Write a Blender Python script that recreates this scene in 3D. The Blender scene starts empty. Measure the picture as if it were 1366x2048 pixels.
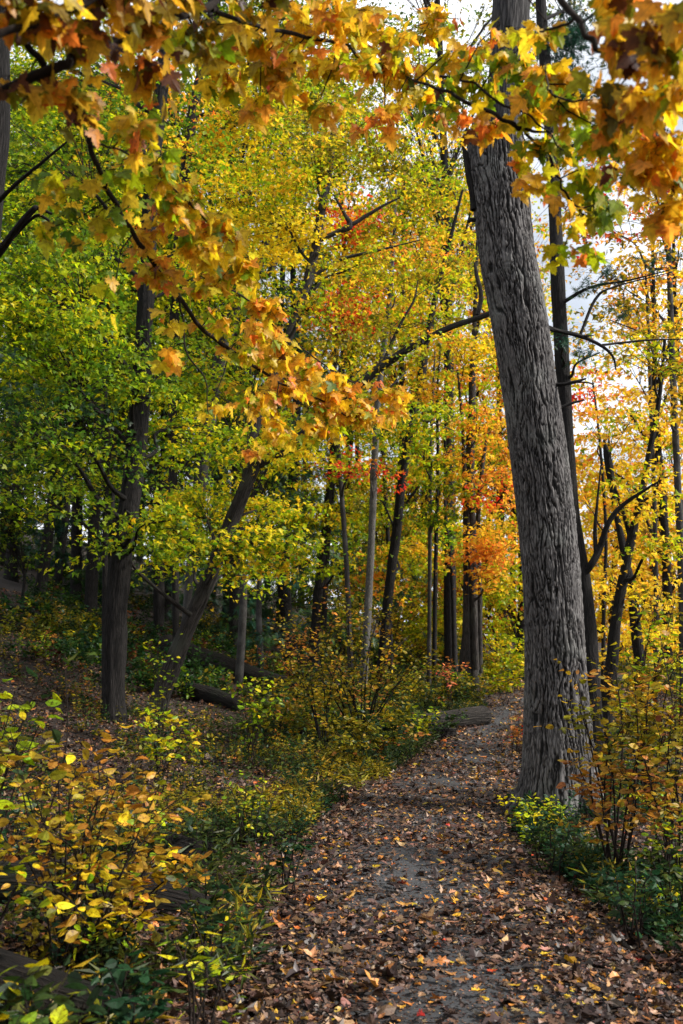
import bpy, math
import numpy as np
from mathutils import Vector

# ------------------------------------------------------------------ camera, world, sun, exposure
scene = bpy.context.scene
RAD = math.radians
CAM_H, PITCH, F, CX, CY = 1.6, RAD(7.33), 1991.0, 683.0, 1024.0
cam_data = bpy.data.cameras.new('camera')
cam = bpy.data.objects.new('camera', cam_data)
scene.collection.objects.link(cam)
cam.location = (0, 0, CAM_H)
cam.rotation_euler = (RAD(90) + PITCH, 0, 0)
cam_data.sensor_fit = 'VERTICAL'
cam_data.sensor_height = 36.0
cam_data.lens = 36.0 * F / 2048.0
cam_data.clip_start = 0.05
cam_data.clip_end = 2000
cam_data.dof.use_dof = True
cam_data.dof.focus_distance = 8.5
cam_data.dof.aperture_fstop = 3.5
scene.camera = cam

SUN_EL, SUN_AZ = RAD(40), RAD(98)          # azimuth from +Y towards +X
world = bpy.data.worlds.new('World'); scene.world = world
world.use_nodes = True
wn, wl = world.node_tree.nodes, world.node_tree.links
wn.clear()
w_out = wn.new('ShaderNodeOutputWorld'); w_bg = wn.new('ShaderNodeBackground')
w_sky = wn.new('ShaderNodeTexSky'); w_sky.sky_type = 'NISHITA'; w_sky.sun_disc = False
w_sky.sun_elevation = SUN_EL; w_sky.sun_rotation = SUN_AZ
w_hs = wn.new('ShaderNodeHueSaturation'); w_hs.inputs['Saturation'].default_value = 0.42
w_hs.inputs['Value'].default_value = 1.25
w_tc = wn.new('ShaderNodeTexCoord'); w_no = wn.new('ShaderNodeTexNoise')
w_no.inputs['Scale'].default_value = 3.0; w_no.inputs['Detail'].default_value = 5
w_rp = wn.new('ShaderNodeValToRGB'); w_rp.color_ramp.elements[0].position = .38; w_rp.color_ramp.elements[1].position = .62
w_mx = wn.new('ShaderNodeMix'); w_mx.data_type = 'RGBA'; w_mx.inputs['B'].default_value = (11.5, 11.9, 12.6, 1)
wl.new(w_tc.outputs['Generated'], w_no.inputs['Vector']); wl.new(w_no.outputs['Fac'], w_rp.inputs['Fac'])
wl.new(w_rp.outputs['Color'], w_mx.inputs['Factor'])
wl.new(w_sky.outputs['Color'], w_hs.inputs['Color']); wl.new(w_hs.outputs['Color'], w_mx.inputs['A'])
wl.new(w_mx.outputs['Result'], w_bg.inputs['Color']); wl.new(w_bg.outputs['Background'], w_out.inputs['Surface'])
w_bg.inputs['Strength'].default_value = 0.10

sun_d = bpy.data.lights.new('sun', 'SUN'); sun_d.energy = 5.0; sun_d.angle = RAD(5.0); sun_d.color = (1, .95, .87)
sun = bpy.data.objects.new('sun', sun_d); scene.collection.objects.link(sun)
sdir = Vector((math.sin(SUN_AZ) * math.cos(SUN_EL), math.cos(SUN_AZ) * math.cos(SUN_EL), math.sin(SUN_EL)))
sun.rotation_euler = sdir.to_track_quat('Z', 'Y').to_euler()

vs = scene.view_settings
vs.view_transform = 'Standard'; vs.look = 'None'; vs.gamma = 1; vs.use_curve_mapping = False
vs.exposure = 0.66
scene.cycles.use_denoising = True
scene.cycles.max_bounces = 7; scene.cycles.diffuse_bounces = 4; scene.cycles.transmission_bounces = 5
scene.cycles.glossy_bounces = 2; scene.cycles.transparent_max_bounces = 4
scene.cycles.sample_clamp_indirect = 6

# ------------------------------------------------------------------ maths helpers
R0 = np.random.default_rng(7)
cp_, sp_ = math.cos(PITCH), math.sin(PITCH)

def P(px, py, Y):
    """A point of the place at distance Y along the ground, seen from the path in the direction of a photo pixel."""
    u, v = (px - CX) / F, (CY - py) / F
    d = np.array([u, cp_ - v * sp_, sp_ + v * cp_])
    return np.array([0, 0, CAM_H]) + d * (Y / d[1])

def MPP(p):
    """metres covered by one photo pixel at point p"""
    return (p[1] * cp_ + (p[2] - CAM_H) * sp_) / F

def hash3(ix, iy, iz, seed):
    h = (ix.astype(np.int64) * 374761393 + iy.astype(np.int64) * 668265263 + iz.astype(np.int64) * 2147483647 + seed * 1274126177) & 0xffffffff
    h = ((h ^ (h >> 13)) * 1274126177) & 0xffffffff
    h = (h ^ (h >> 16)) & 0xffffffff
    return h / 4294967295.0

def vnoise(x, y, z, seed=0):
    x, y, z = np.broadcast_arrays(np.asarray(x, float), np.asarray(y, float), np.asarray(z, float))
    ix, iy, iz = np.floor(x), np.floor(y), np.floor(z)
    fx, fy, fz = x - ix, y - iy, z - iz
    fx, fy, fz = [f * f * (3 - 2 * f) for f in (fx, fy, fz)]
    r = 0
    for a in (0, 1):
        for b in (0, 1):
            for c in (0, 1):
                w = (fx if a else 1 - fx) * (fy if b else 1 - fy) * (fz if c else 1 - fz)
                r = r + w * hash3(ix + a, iy + b, iz + c, seed)
    return r

def softplus(x, k=1.0):
    return np.log1p(np.exp(np.clip(x * k, -40, 40))) / k

PATH_C = np.array([(1.0, -6), (0.85, 0), (0.62, 4), (0.68, 8.85), (1.45, 12.25), (3.25, 19.9), (4.6, 24), (8.2, 29), (14, 33), (24, 36)], float)
PATH_W = np.array([1.05, 1.05, 0.98, .87, .8, .56, .5, .5, .5, .5])
def catmull(pts, n_per=8):
    pts = np.asarray(pts, float)
    q = np.vstack([2 * pts[0] - pts[1], pts, 2 * pts[-1] - pts[-2]])
    out = []
    t = np.linspace(0, 1, n_per, endpoint=False)[:, None]
    for i in range(1, len(q) - 2):
        p0, p1, p2, p3 = q[i - 1], q[i], q[i + 1], q[i + 2]
        out.append(.5 * (2 * p1 + (p2 - p0) * t + (2 * p0 - 5 * p1 + 4 * p2 - p3) * t ** 2 + (3 * p1 - p0 - 3 * p2 + p3) * t ** 3))
    out.append(pts[-1:])
    return np.vstack(out)
PATH_L = catmull(np.column_stack([PATH_C, PATH_W]), 14)

def path_dist(x, y):
    """signed: distance to the path centre line over its half width; sign < 0 to the left"""
    x = np.asarray(x, float); y = np.asarray(y, float)
    cx = np.interp(y, PATH_L[:, 1], PATH_L[:, 0]); w = np.interp(y, PATH_L[:, 1], PATH_L[:, 2])
    slope = np.interp(y, PATH_L[1:, 1], np.diff(PATH_L[:, 0]) / np.maximum(np.diff(PATH_L[:, 1]), 1e-3))
    return (x - cx) / np.sqrt(1 + slope ** 2), w

def height(x, y, bumps=True):
    x = np.asarray(x, float); y = np.asarray(y, float)
    base = .03 * softplus(y - 16, .6) * 1.0 - .02 * softplus(y - 60, .3)
    hill = .275 * softplus(-x - 2.9 + .16 * (y - 15), 1.0) * np.clip((y - 2) / 10, 0, 1)
    hill = np.minimum(hill, 10 + 0 * hill)
    right = -.42 * softplus(x - 5.2 - .62 * np.maximum(y - 12, -3), .9)
    right = np.maximum(right, -9)
    h = base + hill + right
    d, w = path_dist(x, y)
    off = np.clip((np.abs(d) - w) / 1.2, 0, 1)
    if bumps:
        b = (vnoise(x * .9, y * .9, 0, 3) - .5) * .16 + (vnoise(x * 2.7, y * 2.7, 0, 4) - .5) * .07
        h = h + b * off + .05 * off - .03 * (1 - off)
    return h

def G(px, py, Y):
    """ground point at distance Y below/behind photo column px"""
    p = P(px, py, Y); p[2] = float(height(p[0], p[1])); return p

# ------------------------------------------------------------------ object helpers
LINK = scene.collection.objects.link
def thing(name, label, cat, loc=(0, 0, 0), group=None):
    o = bpy.data.objects.new(name, None); LINK(o)
    o.location = tuple(float(v) for v in loc); o.empty_display_size = .2
    o['label'] = label; o['category'] = cat
    if group: o['group'] = group
    return o
def tag(o, label, cat, group=None):
    o['label'] = label; o['category'] = cat
    if group: o['group'] = group
    return o

def make_mesh(name, V, faces, mat, parent=None, attrs=None, smooth=True, uv=None):
    """faces: list of (k-gon index arrays (m,k))"""
    V = np.asarray(V, np.float32)
    if parent is not None:
        V = V - np.array(root_loc(parent), np.float32)
    me = bpy.data.meshes.new(name)
    me.vertices.add(len(V)); me.vertices.foreach_set('co', V.ravel())
    faces = [np.asarray(f, np.int32) for f in faces if len(f)]
    idx = np.concatenate([f.ravel() for f in faces])
    tot = np.concatenate([np.full(len(f), f.shape[1], np.int32) for f in faces])
    start = np.concatenate([[0], np.cumsum(tot)[:-1]]).astype(np.int32)
    me.loops.add(len(idx)); me.loops.foreach_set('vertex_index', idx)
    me.polygons.add(len(tot)); me.polygons.foreach_set('loop_start', start); me.polygons.foreach_set('loop_total', tot)
    me.polygons.foreach_set('use_smooth', np.full(len(tot), smooth))
    for k, a in (attrs or {}).items():
        a = np.asarray(a, np.float32)
        if a.shape[1] == 4:
            at = me.attributes.new(k, 'FLOAT_COLOR', 'POINT'); at.data.foreach_set('color', a.ravel())
        else:
            at = me.attributes.new(k, 'FLOAT_VECTOR', 'POINT'); at.data.foreach_set('vector', a.ravel())
    me.update(calc_edges=True)
    me.materials.append(mat)
    o = bpy.data.objects.new(name, me); LINK(o)
    if parent is not None: o.parent = parent
    return o
def root_loc(o):
    l = Vector((0, 0, 0))
    while o is not None:
        l = l + o.location; o = o.parent
    return l

class Tubes:
    """collects tubes; bark coordinates: (cos*r0, sin*r0, length)"""
    def __init__(s): s.V, s.Q, s.B, s.T, s.n = [], [], [], [], 0
    def add(s, pts, rad, nseg=8, cap=False, lump=0.0, seed=0, flare=0.0, ripple=0.0):
        pts = np.asarray(pts, float); rad = np.asarray(rad, float)
        n = len(pts)
        tan = np.gradient(pts, axis=0); tan /= np.linalg.norm(tan, axis=1)[:, None] + 1e-9
        up = np.array([0., 1, 0]) if abs(tan[0][1]) < .8 else np.array([1., 0, 0])
        N = np.cross(tan, up); N /= np.linalg.norm(N, axis=1)[:, None] + 1e-9
        Bn = np.cross(tan, N)
        th = np.linspace(0, 2 * np.pi, nseg, endpoint=False)
        L = np.concatenate([[0], np.cumsum(np.linalg.norm(np.diff(pts, axis=0), axis=1))])
        R = rad[:, None] * np.ones((1, nseg))
        if flare > 0:
            f = flare * np.exp(-L / (rad[0] * 1.6))[:, None]
            R = R * (1 + f * (.65 + .5 * np.cos(th * 5 + seed)[None, :] + .25 * np.cos(th * 3 + seed * 2)[None, :]))
        if lump > 0:
            r0 = rad.mean()
            R = R * (1 + lump * (vnoise(np.cos(th)[None] * 1.6 + seed, np.sin(th)[None] * 1.6, L[:, None] / (r0 * 3.5 + 1e-6), seed) - .5) * 2)
        if ripple > 0:
            R = R * (1 + ripple * (vnoise(th[None, :] * 6 + 0 * L[:, None], L[:, None] * 3.0, seed, 9) - .5))
        ring = pts[:, None, :] + R[:, :, None] * (np.cos(th)[None, :, None] * N[:, None, :] + np.sin(th)[None, :, None] * Bn[:, None, :])
        rb = rad.max()
        bc = np.stack([np.cos(th)[None] * rb + 0 * L[:, None], np.sin(th)[None] * rb + 0 * L[:, None], L[:, None] + 0 * th[None] + seed * 3.7], -1)
        i = np.arange(n - 1)[:, None] * nseg; j = np.arange(nseg)[None, :]; j2 = (j + 1) % nseg
        q = np.stack([i + j, i + j2, i + nseg + j2, i + nseg + j], -1).reshape(-1, 4) + s.n
        s.V.append(ring.reshape(-1, 3)); s.B.append(bc.reshape(-1, 3)); s.Q.append(q); s.n += n * nseg
        if cap:
            for e, k in ((0, 0), (n - 1, 1)):
                s.V.append(pts[e][None]); s.B.append(np.array([[0, 0, L[e]]]))
                a = s.n - 0; base = s.n - (n * nseg) - k + e * nseg - (0 if k == 0 else 0)
                base = (s.n - n * nseg - k) + e * nseg
                t = np.stack([base + np.arange(nseg), base + (np.arange(nseg) + 1) % nseg, np.full(nseg, a)], -1)
                s.T.append(t); s.n += 1
        return s
    def batch(s, A, B, ra, rb, sag=0.06, rng=R0):
        """many thin 3-sided two-piece twigs from A to B"""
        A, B = np.asarray(A, float), np.asarray(B, float)
        m = len(A)
        if m == 0: return s
        d = B - A; ln = np.linalg.norm(d, axis=1)[:, None] + 1e-9
        M = (A + B) / 2 + rng.normal(0, 1, (m, 3)) * ln * .07 + np.array([0, 0, 1]) * ln * sag
        t = d / ln
        ref = np.where(np.abs(t[:, 2:3]) > .9, np.array([[1., 0, 0]]), np.array([[0., 0, 1]]))
        N = np.cross(t, ref); N /= np.linalg.norm(N, axis=1)[:, None] + 1e-9
        Bn = np.cross(t, N)
        ra = np.broadcast_to(np.asarray(ra, float), (m,)); rb = np.broadcast_to(np.asarray(rb, float), (m,))
        rings = []
        for C, r in ((A, ra), (M, (ra + rb) / 2), (B, rb)):
            for k in range(3):
                a = k * 2.0944
                rings.append(C + r[:, None] * (math.cos(a) * N + math.sin(a) * Bn))
        V = np.stack(rings, 1)  # m,9,3
        q = []
        for lv in (0, 3):
            for k in range(3):
                q.append([lv + k, lv + (k + 1) % 3, lv + 3 + (k + 1) % 3, lv + 3 + k])
        q = np.array(q)[None] + (np.arange(m) * 9)[:, None, None] + s.n
        s.V.append(V.reshape(-1, 3)); s.B.append(V.reshape(-1, 3)); s.Q.append(q.reshape(-1, 4)); s.n += m * 9
        return s
    def build(s, name, mat, parent=None):
        return make_mesh(name, np.vstack(s.V), [np.vstack(s.Q)] + ([np.vstack(s.T)] if s.T else []), mat, parent, {'bark': np.vstack(s.B)})

# ------------------------------------------------------------------ leaf templates (tip along +y, base at the origin, flat in xy)
def leaf_template(kind):
    if kind == 'maple_fine':
        half = [(0, 0), (.07, -.07), (.22, -.10), (.34, -.04), (.30, .06), (.42, .12), (.58, .12), (.52, .22), (.62, .34), (.47, .36), (.40, .44),
                (.29, .38), (.21, .46), (.27, .62), (.20, .66), (.18, .80), (.10, .84)]
        pts = half + [(0, 1.04)] + [(-x, y) for x, y in half[1:][::-1]]
        ctr = (0, .26)
    elif kind == 'maple':
        half = [(0, 0), (.30, -.08), (.27, .08), (.60, .22), (.34, .40), (.18, .48), (.22, .70)]
        pts = half + [(0, 1.02)] + [(-x, y) for x, y in half[1:][::-1]]
        ctr = (0, .25)
    elif kind == 'star':
        pts = [(0, 0), (.50, .10), (.24, .38), (0, 1), (-.24, .38), (-.50, .10)]
        ctr = None
    elif kind == 'oval':
        pts = [(0, 0), (.20, .18), (.29, .42), (.22, .70), (0, 1.0), (-.22, .70), (-.29, .42), (-.20, .18)]
        ctr = (0, .45)
    elif kind == 'blade':
        pts = [(0, 0), (.10, .35), (0, 1.0), (-.10, .35)]; ctr = None
    elif kind == 'oak':
        half = [(0, 0), (.08, .10), (.28, .16), (.13, .28), (.38, .38), (.36, .46), (.15, .48), (.36, .68), (.14, .70), (.14, .88)]
        pts = half + [(0, 1.0)] + [(-x, y) for x, y in half[1:][::-1]]
        ctr = (0, .5)
    elif kind == 'needle':
        v, f = [], []
        for k, a in enumerate(np.linspace(-1.25, 1.25, 9)):
            ln = 1 - .25 * abs(a); d = np.array([math.sin(a), math.cos(a)]); p = np.array([d[1], -d[0]]) * .035
            b = np.array([0, .05 + .35 * (1 - abs(a) / 1.3)]); e = b + d * ln * .65
            v += [(*(b - p), 0), (*(b + p), 0), (*(e), .06 * (k % 3 - 1))]; f.append((3 * k, 3 * k + 1, 3 * k + 2))
        return np.array(v, float), np.array(f)
    else:
        pts = [(0, 0), (.36, .5), (0, 1), (-.36, .5)]; ctr = None
    v = [(x, y, 0.0) for x, y in pts]
    n = len(pts)
    if ctr:
        v.append((ctr[0], ctr[1], 0.0)); f = [(i, (i + 1) % n, n) for i in range(n)]
    elif n == 6:
        f = [(0, 1, 2), (0, 2, 3), (0, 3, 4), (0, 4, 5)]
    else:
        f = [(0, i, i + 1) for i in range(1, n - 1)]
    v = np.array(v)
    v[:, 0] *= 1.0
    return v, np.array(f)
TPL = {k: leaf_template(k) for k in ('maple_fine', 'maple', 'star', 'oval', 'blade', 'oak', 'needle', 'diamond')}

def srgb(c):
    c = np.asarray(c, float) / 255.0
    return np.where(c <= .04045, c / 12.92, ((c + .055) / 1.055) ** 2.4)
PAL = {
    'green': [(92, 124, 24), (114, 142, 28), (76, 108, 28), (142, 156, 28)],
    'ygreen': [(156, 178, 24), (184, 190, 28), (124, 156, 26), (212, 200, 28)],
    'yellow': [(246, 208, 32), (236, 198, 34), (250, 214, 52), (206, 194, 34)],
    'gold': [(242, 188, 42), (248, 200, 54), (232, 172, 42), (220, 190, 46)],
    'orange': [(240, 152, 52), (244, 168, 58), (230, 128, 48), (238, 180, 58)],
    'red': [(212, 58, 34), (230, 84, 44), (192, 44, 38), (232, 118, 50)],
    'olive': [(128, 126, 26), (152, 136, 30), (104, 104, 26), (172, 144, 34)],
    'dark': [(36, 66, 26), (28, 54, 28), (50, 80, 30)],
    'teal': [(28, 66, 50), (34, 78, 60), (24, 52, 44)],
    'brown': [(96, 54, 30), (76, 42, 28), (120, 70, 34)],
    'pink': [(226, 110, 90), (232, 130, 80)],
    'rust': [(172, 110, 50), (188, 130, 60), (156, 98, 52), (172, 138, 64)],
    'ochre': [(190, 148, 44), (170, 130, 40), (202, 164, 50), (140, 122, 40), (178, 122, 44)],
    'litter': [(72, 51, 43), (54, 40, 37), (90, 67, 55), (40, 30, 28), (110, 84, 66), (66, 52, 50)],
    'tan': [(158, 120, 88), (178, 140, 100), (142, 104, 82), (166, 128, 110)],
    'weed': [(46, 66, 28), (62, 82, 34), (40, 62, 36), (84, 94, 38)],
    'bluegreen': [(32, 66, 40), (42, 78, 48), (26, 56, 36)],
}
def pick_colors(pal, n, rng, pos=None, jitter=.12):
    """pal: 'name' or {'name': weight}; neighbours share a hue through low-frequency noise"""
    if isinstance(pal, str): pal = {pal: 1.0}
    names = list(pal); w = np.array([pal[k] for k in names], float); w /= w.sum()
    cum = np.cumsum(w)
    if pos is not None:
        u = vnoise(pos[:, 0] * .9, pos[:, 1] * .9, pos[:, 2] * 1.1, 21)
        u = np.clip((u - .5) * 1.5 + .5, 0, 1)
        u = .62 * u + .38 * rng.random(n)
    else:
        u = rng.random(n)
    # rank so that the weights hold
    r = np.argsort(np.argsort(u)) / max(n, 1)
    gi = np.searchsorted(cum, r); gi = np.clip(gi, 0, len(names) - 1)
    out = np.zeros((n, 4)); out[:, 3] = 1
    for i, k in enumerate(names):
        m = gi == i; c = srgb(PAL[k])
        s = rng.integers(0, len(c), m.sum())
        out[m, :3] = c[s]
    out[:, :3] *= (1 + rng.normal(0, jitter, (n, 1)))
    out[:, :3] *= (1 + rng.normal(0, jitter * .4, (n, 3)))
    return np.clip(out, .003, .95)

class Leaves:
    def __init__(s): s.V, s.F, s.C, s.U, s.n = [], [], [], [], 0
    def add(s, pos, tipdir, normal, size, col, kind='maple', curl=.15, rng=R0, stem=0.0, wid=1.0):
        """pos (n,3) base of each leaf; tipdir, normal (n,3)"""
        pos = np.asarray(pos, float); n = len(pos)
        if n == 0: return s
        T, Fc = TPL[kind]
        size = np.broadcast_to(np.asarray(size, float), (n,))
        y = tipdir / (np.linalg.norm(tipdir, axis=1)[:, None] + 1e-9)
        z = normal - (normal * y).sum(1)[:, None] * y
        z /= np.linalg.norm(z, axis=1)[:, None] + 1e-9
        x = np.cross(y, z)
        c1 = rng.normal(0, 1, (n, 1)) * curl; c2 = rng.normal(0, 1, (n, 1)) * curl; c3 = rng.normal(0, 1, (n, 1)) * curl * .6
        tx = T[None, :, 0] * (wid * (1 + rng.normal(0, .08, (n, 1)))); ty = np.repeat(T[None, :, 1], n, 0)
        tz = c1 * np.abs(tx) * 1.6 + c2 * (ty - .4) ** 2 * 1.3 + c3 * tx * (ty - .3) * 2.5
        V = pos[:, None, :] + size[:, None, None] * (tx[..., None] * x[:, None] + (ty + stem)[..., None] * y[:, None] + tz[..., None] * z[:, None])
        k = len(T)
        s.V.append(V.reshape(-1, 3).astype(np.float32))
        s.F.append((Fc[None] + (np.arange(n) * k)[:, None, None]).reshape(-1, 3) + s.n)
        s.C.append(np.repeat(col, k, 0).astype(np.float32))
        u = np.zeros((n, k, 3), np.float32); u[..., 0] = T[None, :, 0]; u[..., 1] = T[None, :, 1]; u[..., 2] = rng.random((n, 1))
        s.U.append(u.reshape(-1, 3)); s.n += n * k
        return s
    def build(s, name, mat, parent=None):
        return make_mesh(name, np.vstack(s.V), [np.vstack(s.F)], mat, parent, {'tint': np.vstack(s.C), 'leaf': np.vstack(s.U)}, smooth=False)

def rnd_dirs(n, rng, zs=1.0):
    v = rng.normal(0, 1, (n, 3)); v[:, 2] *= zs
    return v / (np.linalg.norm(v, axis=1)[:, None] + 1e-9)

# ------------------------------------------------------------------ materials
def new_mat(name):
    m = bpy.data.materials.new(name); m.use_nodes = True
    n, l = m.node_tree.nodes, m.node_tree.links; n.clear()
    return m, n, l
def leaf_material(name, trans=.5, gloss=.06, veins=False, rough=.45, midrib=False):
    m, n, l = new_mat(name)
    out = n.new('ShaderNodeOutputMaterial'); at = n.new('ShaderNodeAttribute'); at.attribute_name = 'tint'
    col = at.outputs['Color']
    nz = n.new('ShaderNodeTexNoise'); nz.inputs['Scale'].default_value = 55; nz.inputs['Detail'].default_value = 2
    tc = n.new('ShaderNodeTexCoord'); l.new(tc.outputs['Object'], nz.inputs['Vector'])
    rp = n.new('ShaderNodeValToRGB'); rp.color_ramp.elements[0].position = .30; rp.color_ramp.elements[0].color = (.72, .66, .55, 1)
    rp.color_ramp.elements[1].position = .62; rp.color_ramp.elements[1].color = (1.08, 1.08, 1.05, 1)
    l.new(nz.outputs['Fac'], rp.inputs['Fac'])
    mul = n.new('ShaderNodeMix'); mul.data_type = 'RGBA'; mul.blend_type = 'MULTIPLY'; mul.inputs['Factor'].default_value = 1
    l.new(col, mul.inputs['A']); l.new(rp.outputs['Color'], mul.inputs['B']); col = mul.outputs['Result']
    if veins:
        # palmate veins: bands of angle round the leaf base
        la = n.new('ShaderNodeAttribute'); la.attribute_name = 'leaf'
        sx = n.new('ShaderNodeSeparateXYZ'); l.new(la.outputs['Vector'], sx.inputs['Vector'])
        at2 = n.new('ShaderNodeMath'); at2.operation = 'ARCTAN2'; l.new(sx.outputs['X'], at2.inputs[0]); l.new(sx.outputs['Y'], at2.inputs[1])
        ab = n.new('ShaderNodeMath'); ab.operation = 'ABSOLUTE'; l.new(at2.outputs[0], ab.inputs[0])
        best = None
        for a0 in (0.0, 1.08):
            sb = n.new('ShaderNodeMath'); sb.operation = 'SUBTRACT'; l.new(ab.outputs[0], sb.inputs[0]); sb.inputs[1].default_value = a0
            aa = n.new('ShaderNodeMath'); aa.operation = 'ABSOLUTE'; l.new(sb.outputs[0], aa.inputs[0])
            if best is None: best = aa.outputs[0]
            else:
                mn = n.new('ShaderNodeMath'); mn.operation = 'MINIMUM'; l.new(best, mn.inputs[0]); l.new(aa.outputs[0], mn.inputs[1]); best = mn.outputs[0]
        ln = n.new('ShaderNodeVectorMath'); ln.operation = 'LENGTH'; l.new(la.outputs['Vector'], ln.inputs[0])
        mm = n.new('ShaderNodeMath'); mm.operation = 'MULTIPLY'; l.new(best, mm.inputs[0]); l.new(sx.outputs['Y'], mm.inputs[1])
        ab3 = n.new('ShaderNodeMath'); ab3.operation = 'ABSOLUTE'; l.new(mm.outputs[0], ab3.inputs[0])
        vr = n.new('ShaderNodeValToRGB'); vr.color_ramp.elements[0].position = 0; vr.color_ramp.elements[0].color = (.62, .58, .5, 1)
        vr.color_ramp.elements[1].position = .028; vr.color_ramp.elements[1].color = (1, 1, 1, 1)
        l.new(ab3.outputs[0], vr.inputs['Fac'])
        m3 = n.new('ShaderNodeMix'); m3.data_type = 'RGBA'; m3.blend_type = 'MULTIPLY'; m3.inputs['Factor'].default_value = 1
        l.new(col, m3.inputs['A']); l.new(vr.outputs['Color'], m3.inputs['B']); col = m3.outputs['Result']
        # brown spots
        vo = n.new('ShaderNodeTexNoise'); vo.inputs['Scale'].default_value = 120; l.new(tc.outputs['Object'], vo.inputs['Vector'])
        r4 = n.new('ShaderNodeValToRGB'); r4.color_ramp.elements[0].position = .27; r4.color_ramp.elements[0].color = (.3, .2, .12, 1)
        r4.color_ramp.elements[1].position = .34; r4.color_ramp.elements[1].color = (1, 1, 1, 1); l.new(vo.outputs['Fac'], r4.inputs['Fac'])
        m4 = n.new('ShaderNodeMix'); m4.data_type = 'RGBA'; m4.blend_type = 'MULTIPLY'; m4.inputs['Factor'].default_value = 1
        l.new(col, m4.inputs['A']); l.new(r4.outputs['Color'], m4.inputs['B']); col = m4.outputs['Result']
    if midrib:
        la = n.new('ShaderNodeAttribute'); la.attribute_name = 'leaf'
        sx = n.new('ShaderNodeSeparateXYZ'); l.new(la.outputs['Vector'], sx.inputs['Vector'])
        ab = n.new('ShaderNodeMath'); ab.operation = 'ABSOLUTE'; l.new(sx.outputs['X'], ab.inputs[0])
        sv = n.new('ShaderNodeMath'); sv.operation = 'MULTIPLY_ADD'; sv.inputs[1].default_value = -.8; l.new(ab.outputs[0], sv.inputs[0]); l.new(sx.outputs['Y'], sv.inputs[2])
        sn = n.new('ShaderNodeMath'); sn.operation = 'SINE'; m7 = n.new('ShaderNodeMath'); m7.operation = 'MULTIPLY'; m7.inputs[1].default_value = 52
        l.new(sv.outputs[0], m7.inputs[0]); l.new(m7.outputs[0], sn.inputs[0])
        r5 = n.new('ShaderNodeValToRGB'); r5.color_ramp.elements[0].position = 0; r5.color_ramp.elements[0].color = (.84, .84, .8, 1); r5.color_ramp.elements[1].position = .5; l.new(sn.outputs[0], r5.inputs['Fac'])
        r6 = n.new('ShaderNodeValToRGB'); r6.color_ramp.elements[0].position = .008; r6.color_ramp.elements[0].color = (.62, .6, .5, 1); r6.color_ramp.elements[1].position = .022; l.new(ab.outputs[0], r6.inputs['Fac'])
        sp = n.new('ShaderNodeTexNoise'); sp.inputs['Scale'].default_value = 70; sp.inputs['Detail'].default_value = 3; l.new(tc.outputs['Object'], sp.inputs['Vector'])
        r7 = n.new('ShaderNodeValToRGB'); r7.color_ramp.elements[0].position = .34; r7.color_ramp.elements[0].color = (.42, .28, .18, 1); r7.color_ramp.elements[1].position = .43; r7.color_ramp.elements[1].color = (1, 1, 1, 1); l.new(sp.outputs['Fac'], r7.inputs['Fac'])
        for src in (r5, r6, r7):
            mq = n.new('ShaderNodeMix'); mq.data_type = 'RGBA'; mq.blend_type = 'MULTIPLY'; mq.inputs['Factor'].default_value = 1
            l.new(col, mq.inputs['A']); l.new(src.outputs['Color'], mq.inputs['B']); col = mq.outputs['Result']
    df = n.new('ShaderNodeBsdfDiffuse'); tr = n.new('ShaderNodeBsdfTranslucent'); gl = n.new('ShaderNodeBsdfGlossy')
    gl.inputs['Roughness'].default_value = rough
    l.new(col, df.inputs['Color']); l.new(col, tr.inputs['Color'])
    m1 = n.new('ShaderNodeMixShader'); m1.inputs['Fac'].default_value = trans
    l.new(df.outputs[0], m1.inputs[1]); l.new(tr.outputs[0], m1.inputs[2])
    m2 = n.new('ShaderNodeMixShader'); m2.inputs['Fac'].default_value = gloss
    l.new(m1.outputs[0], m2.inputs[1]); l.new(gl.outputs[0], m2.inputs[2])
    l.new(m2.outputs[0], out.inputs['Surface'])
    return m

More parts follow.
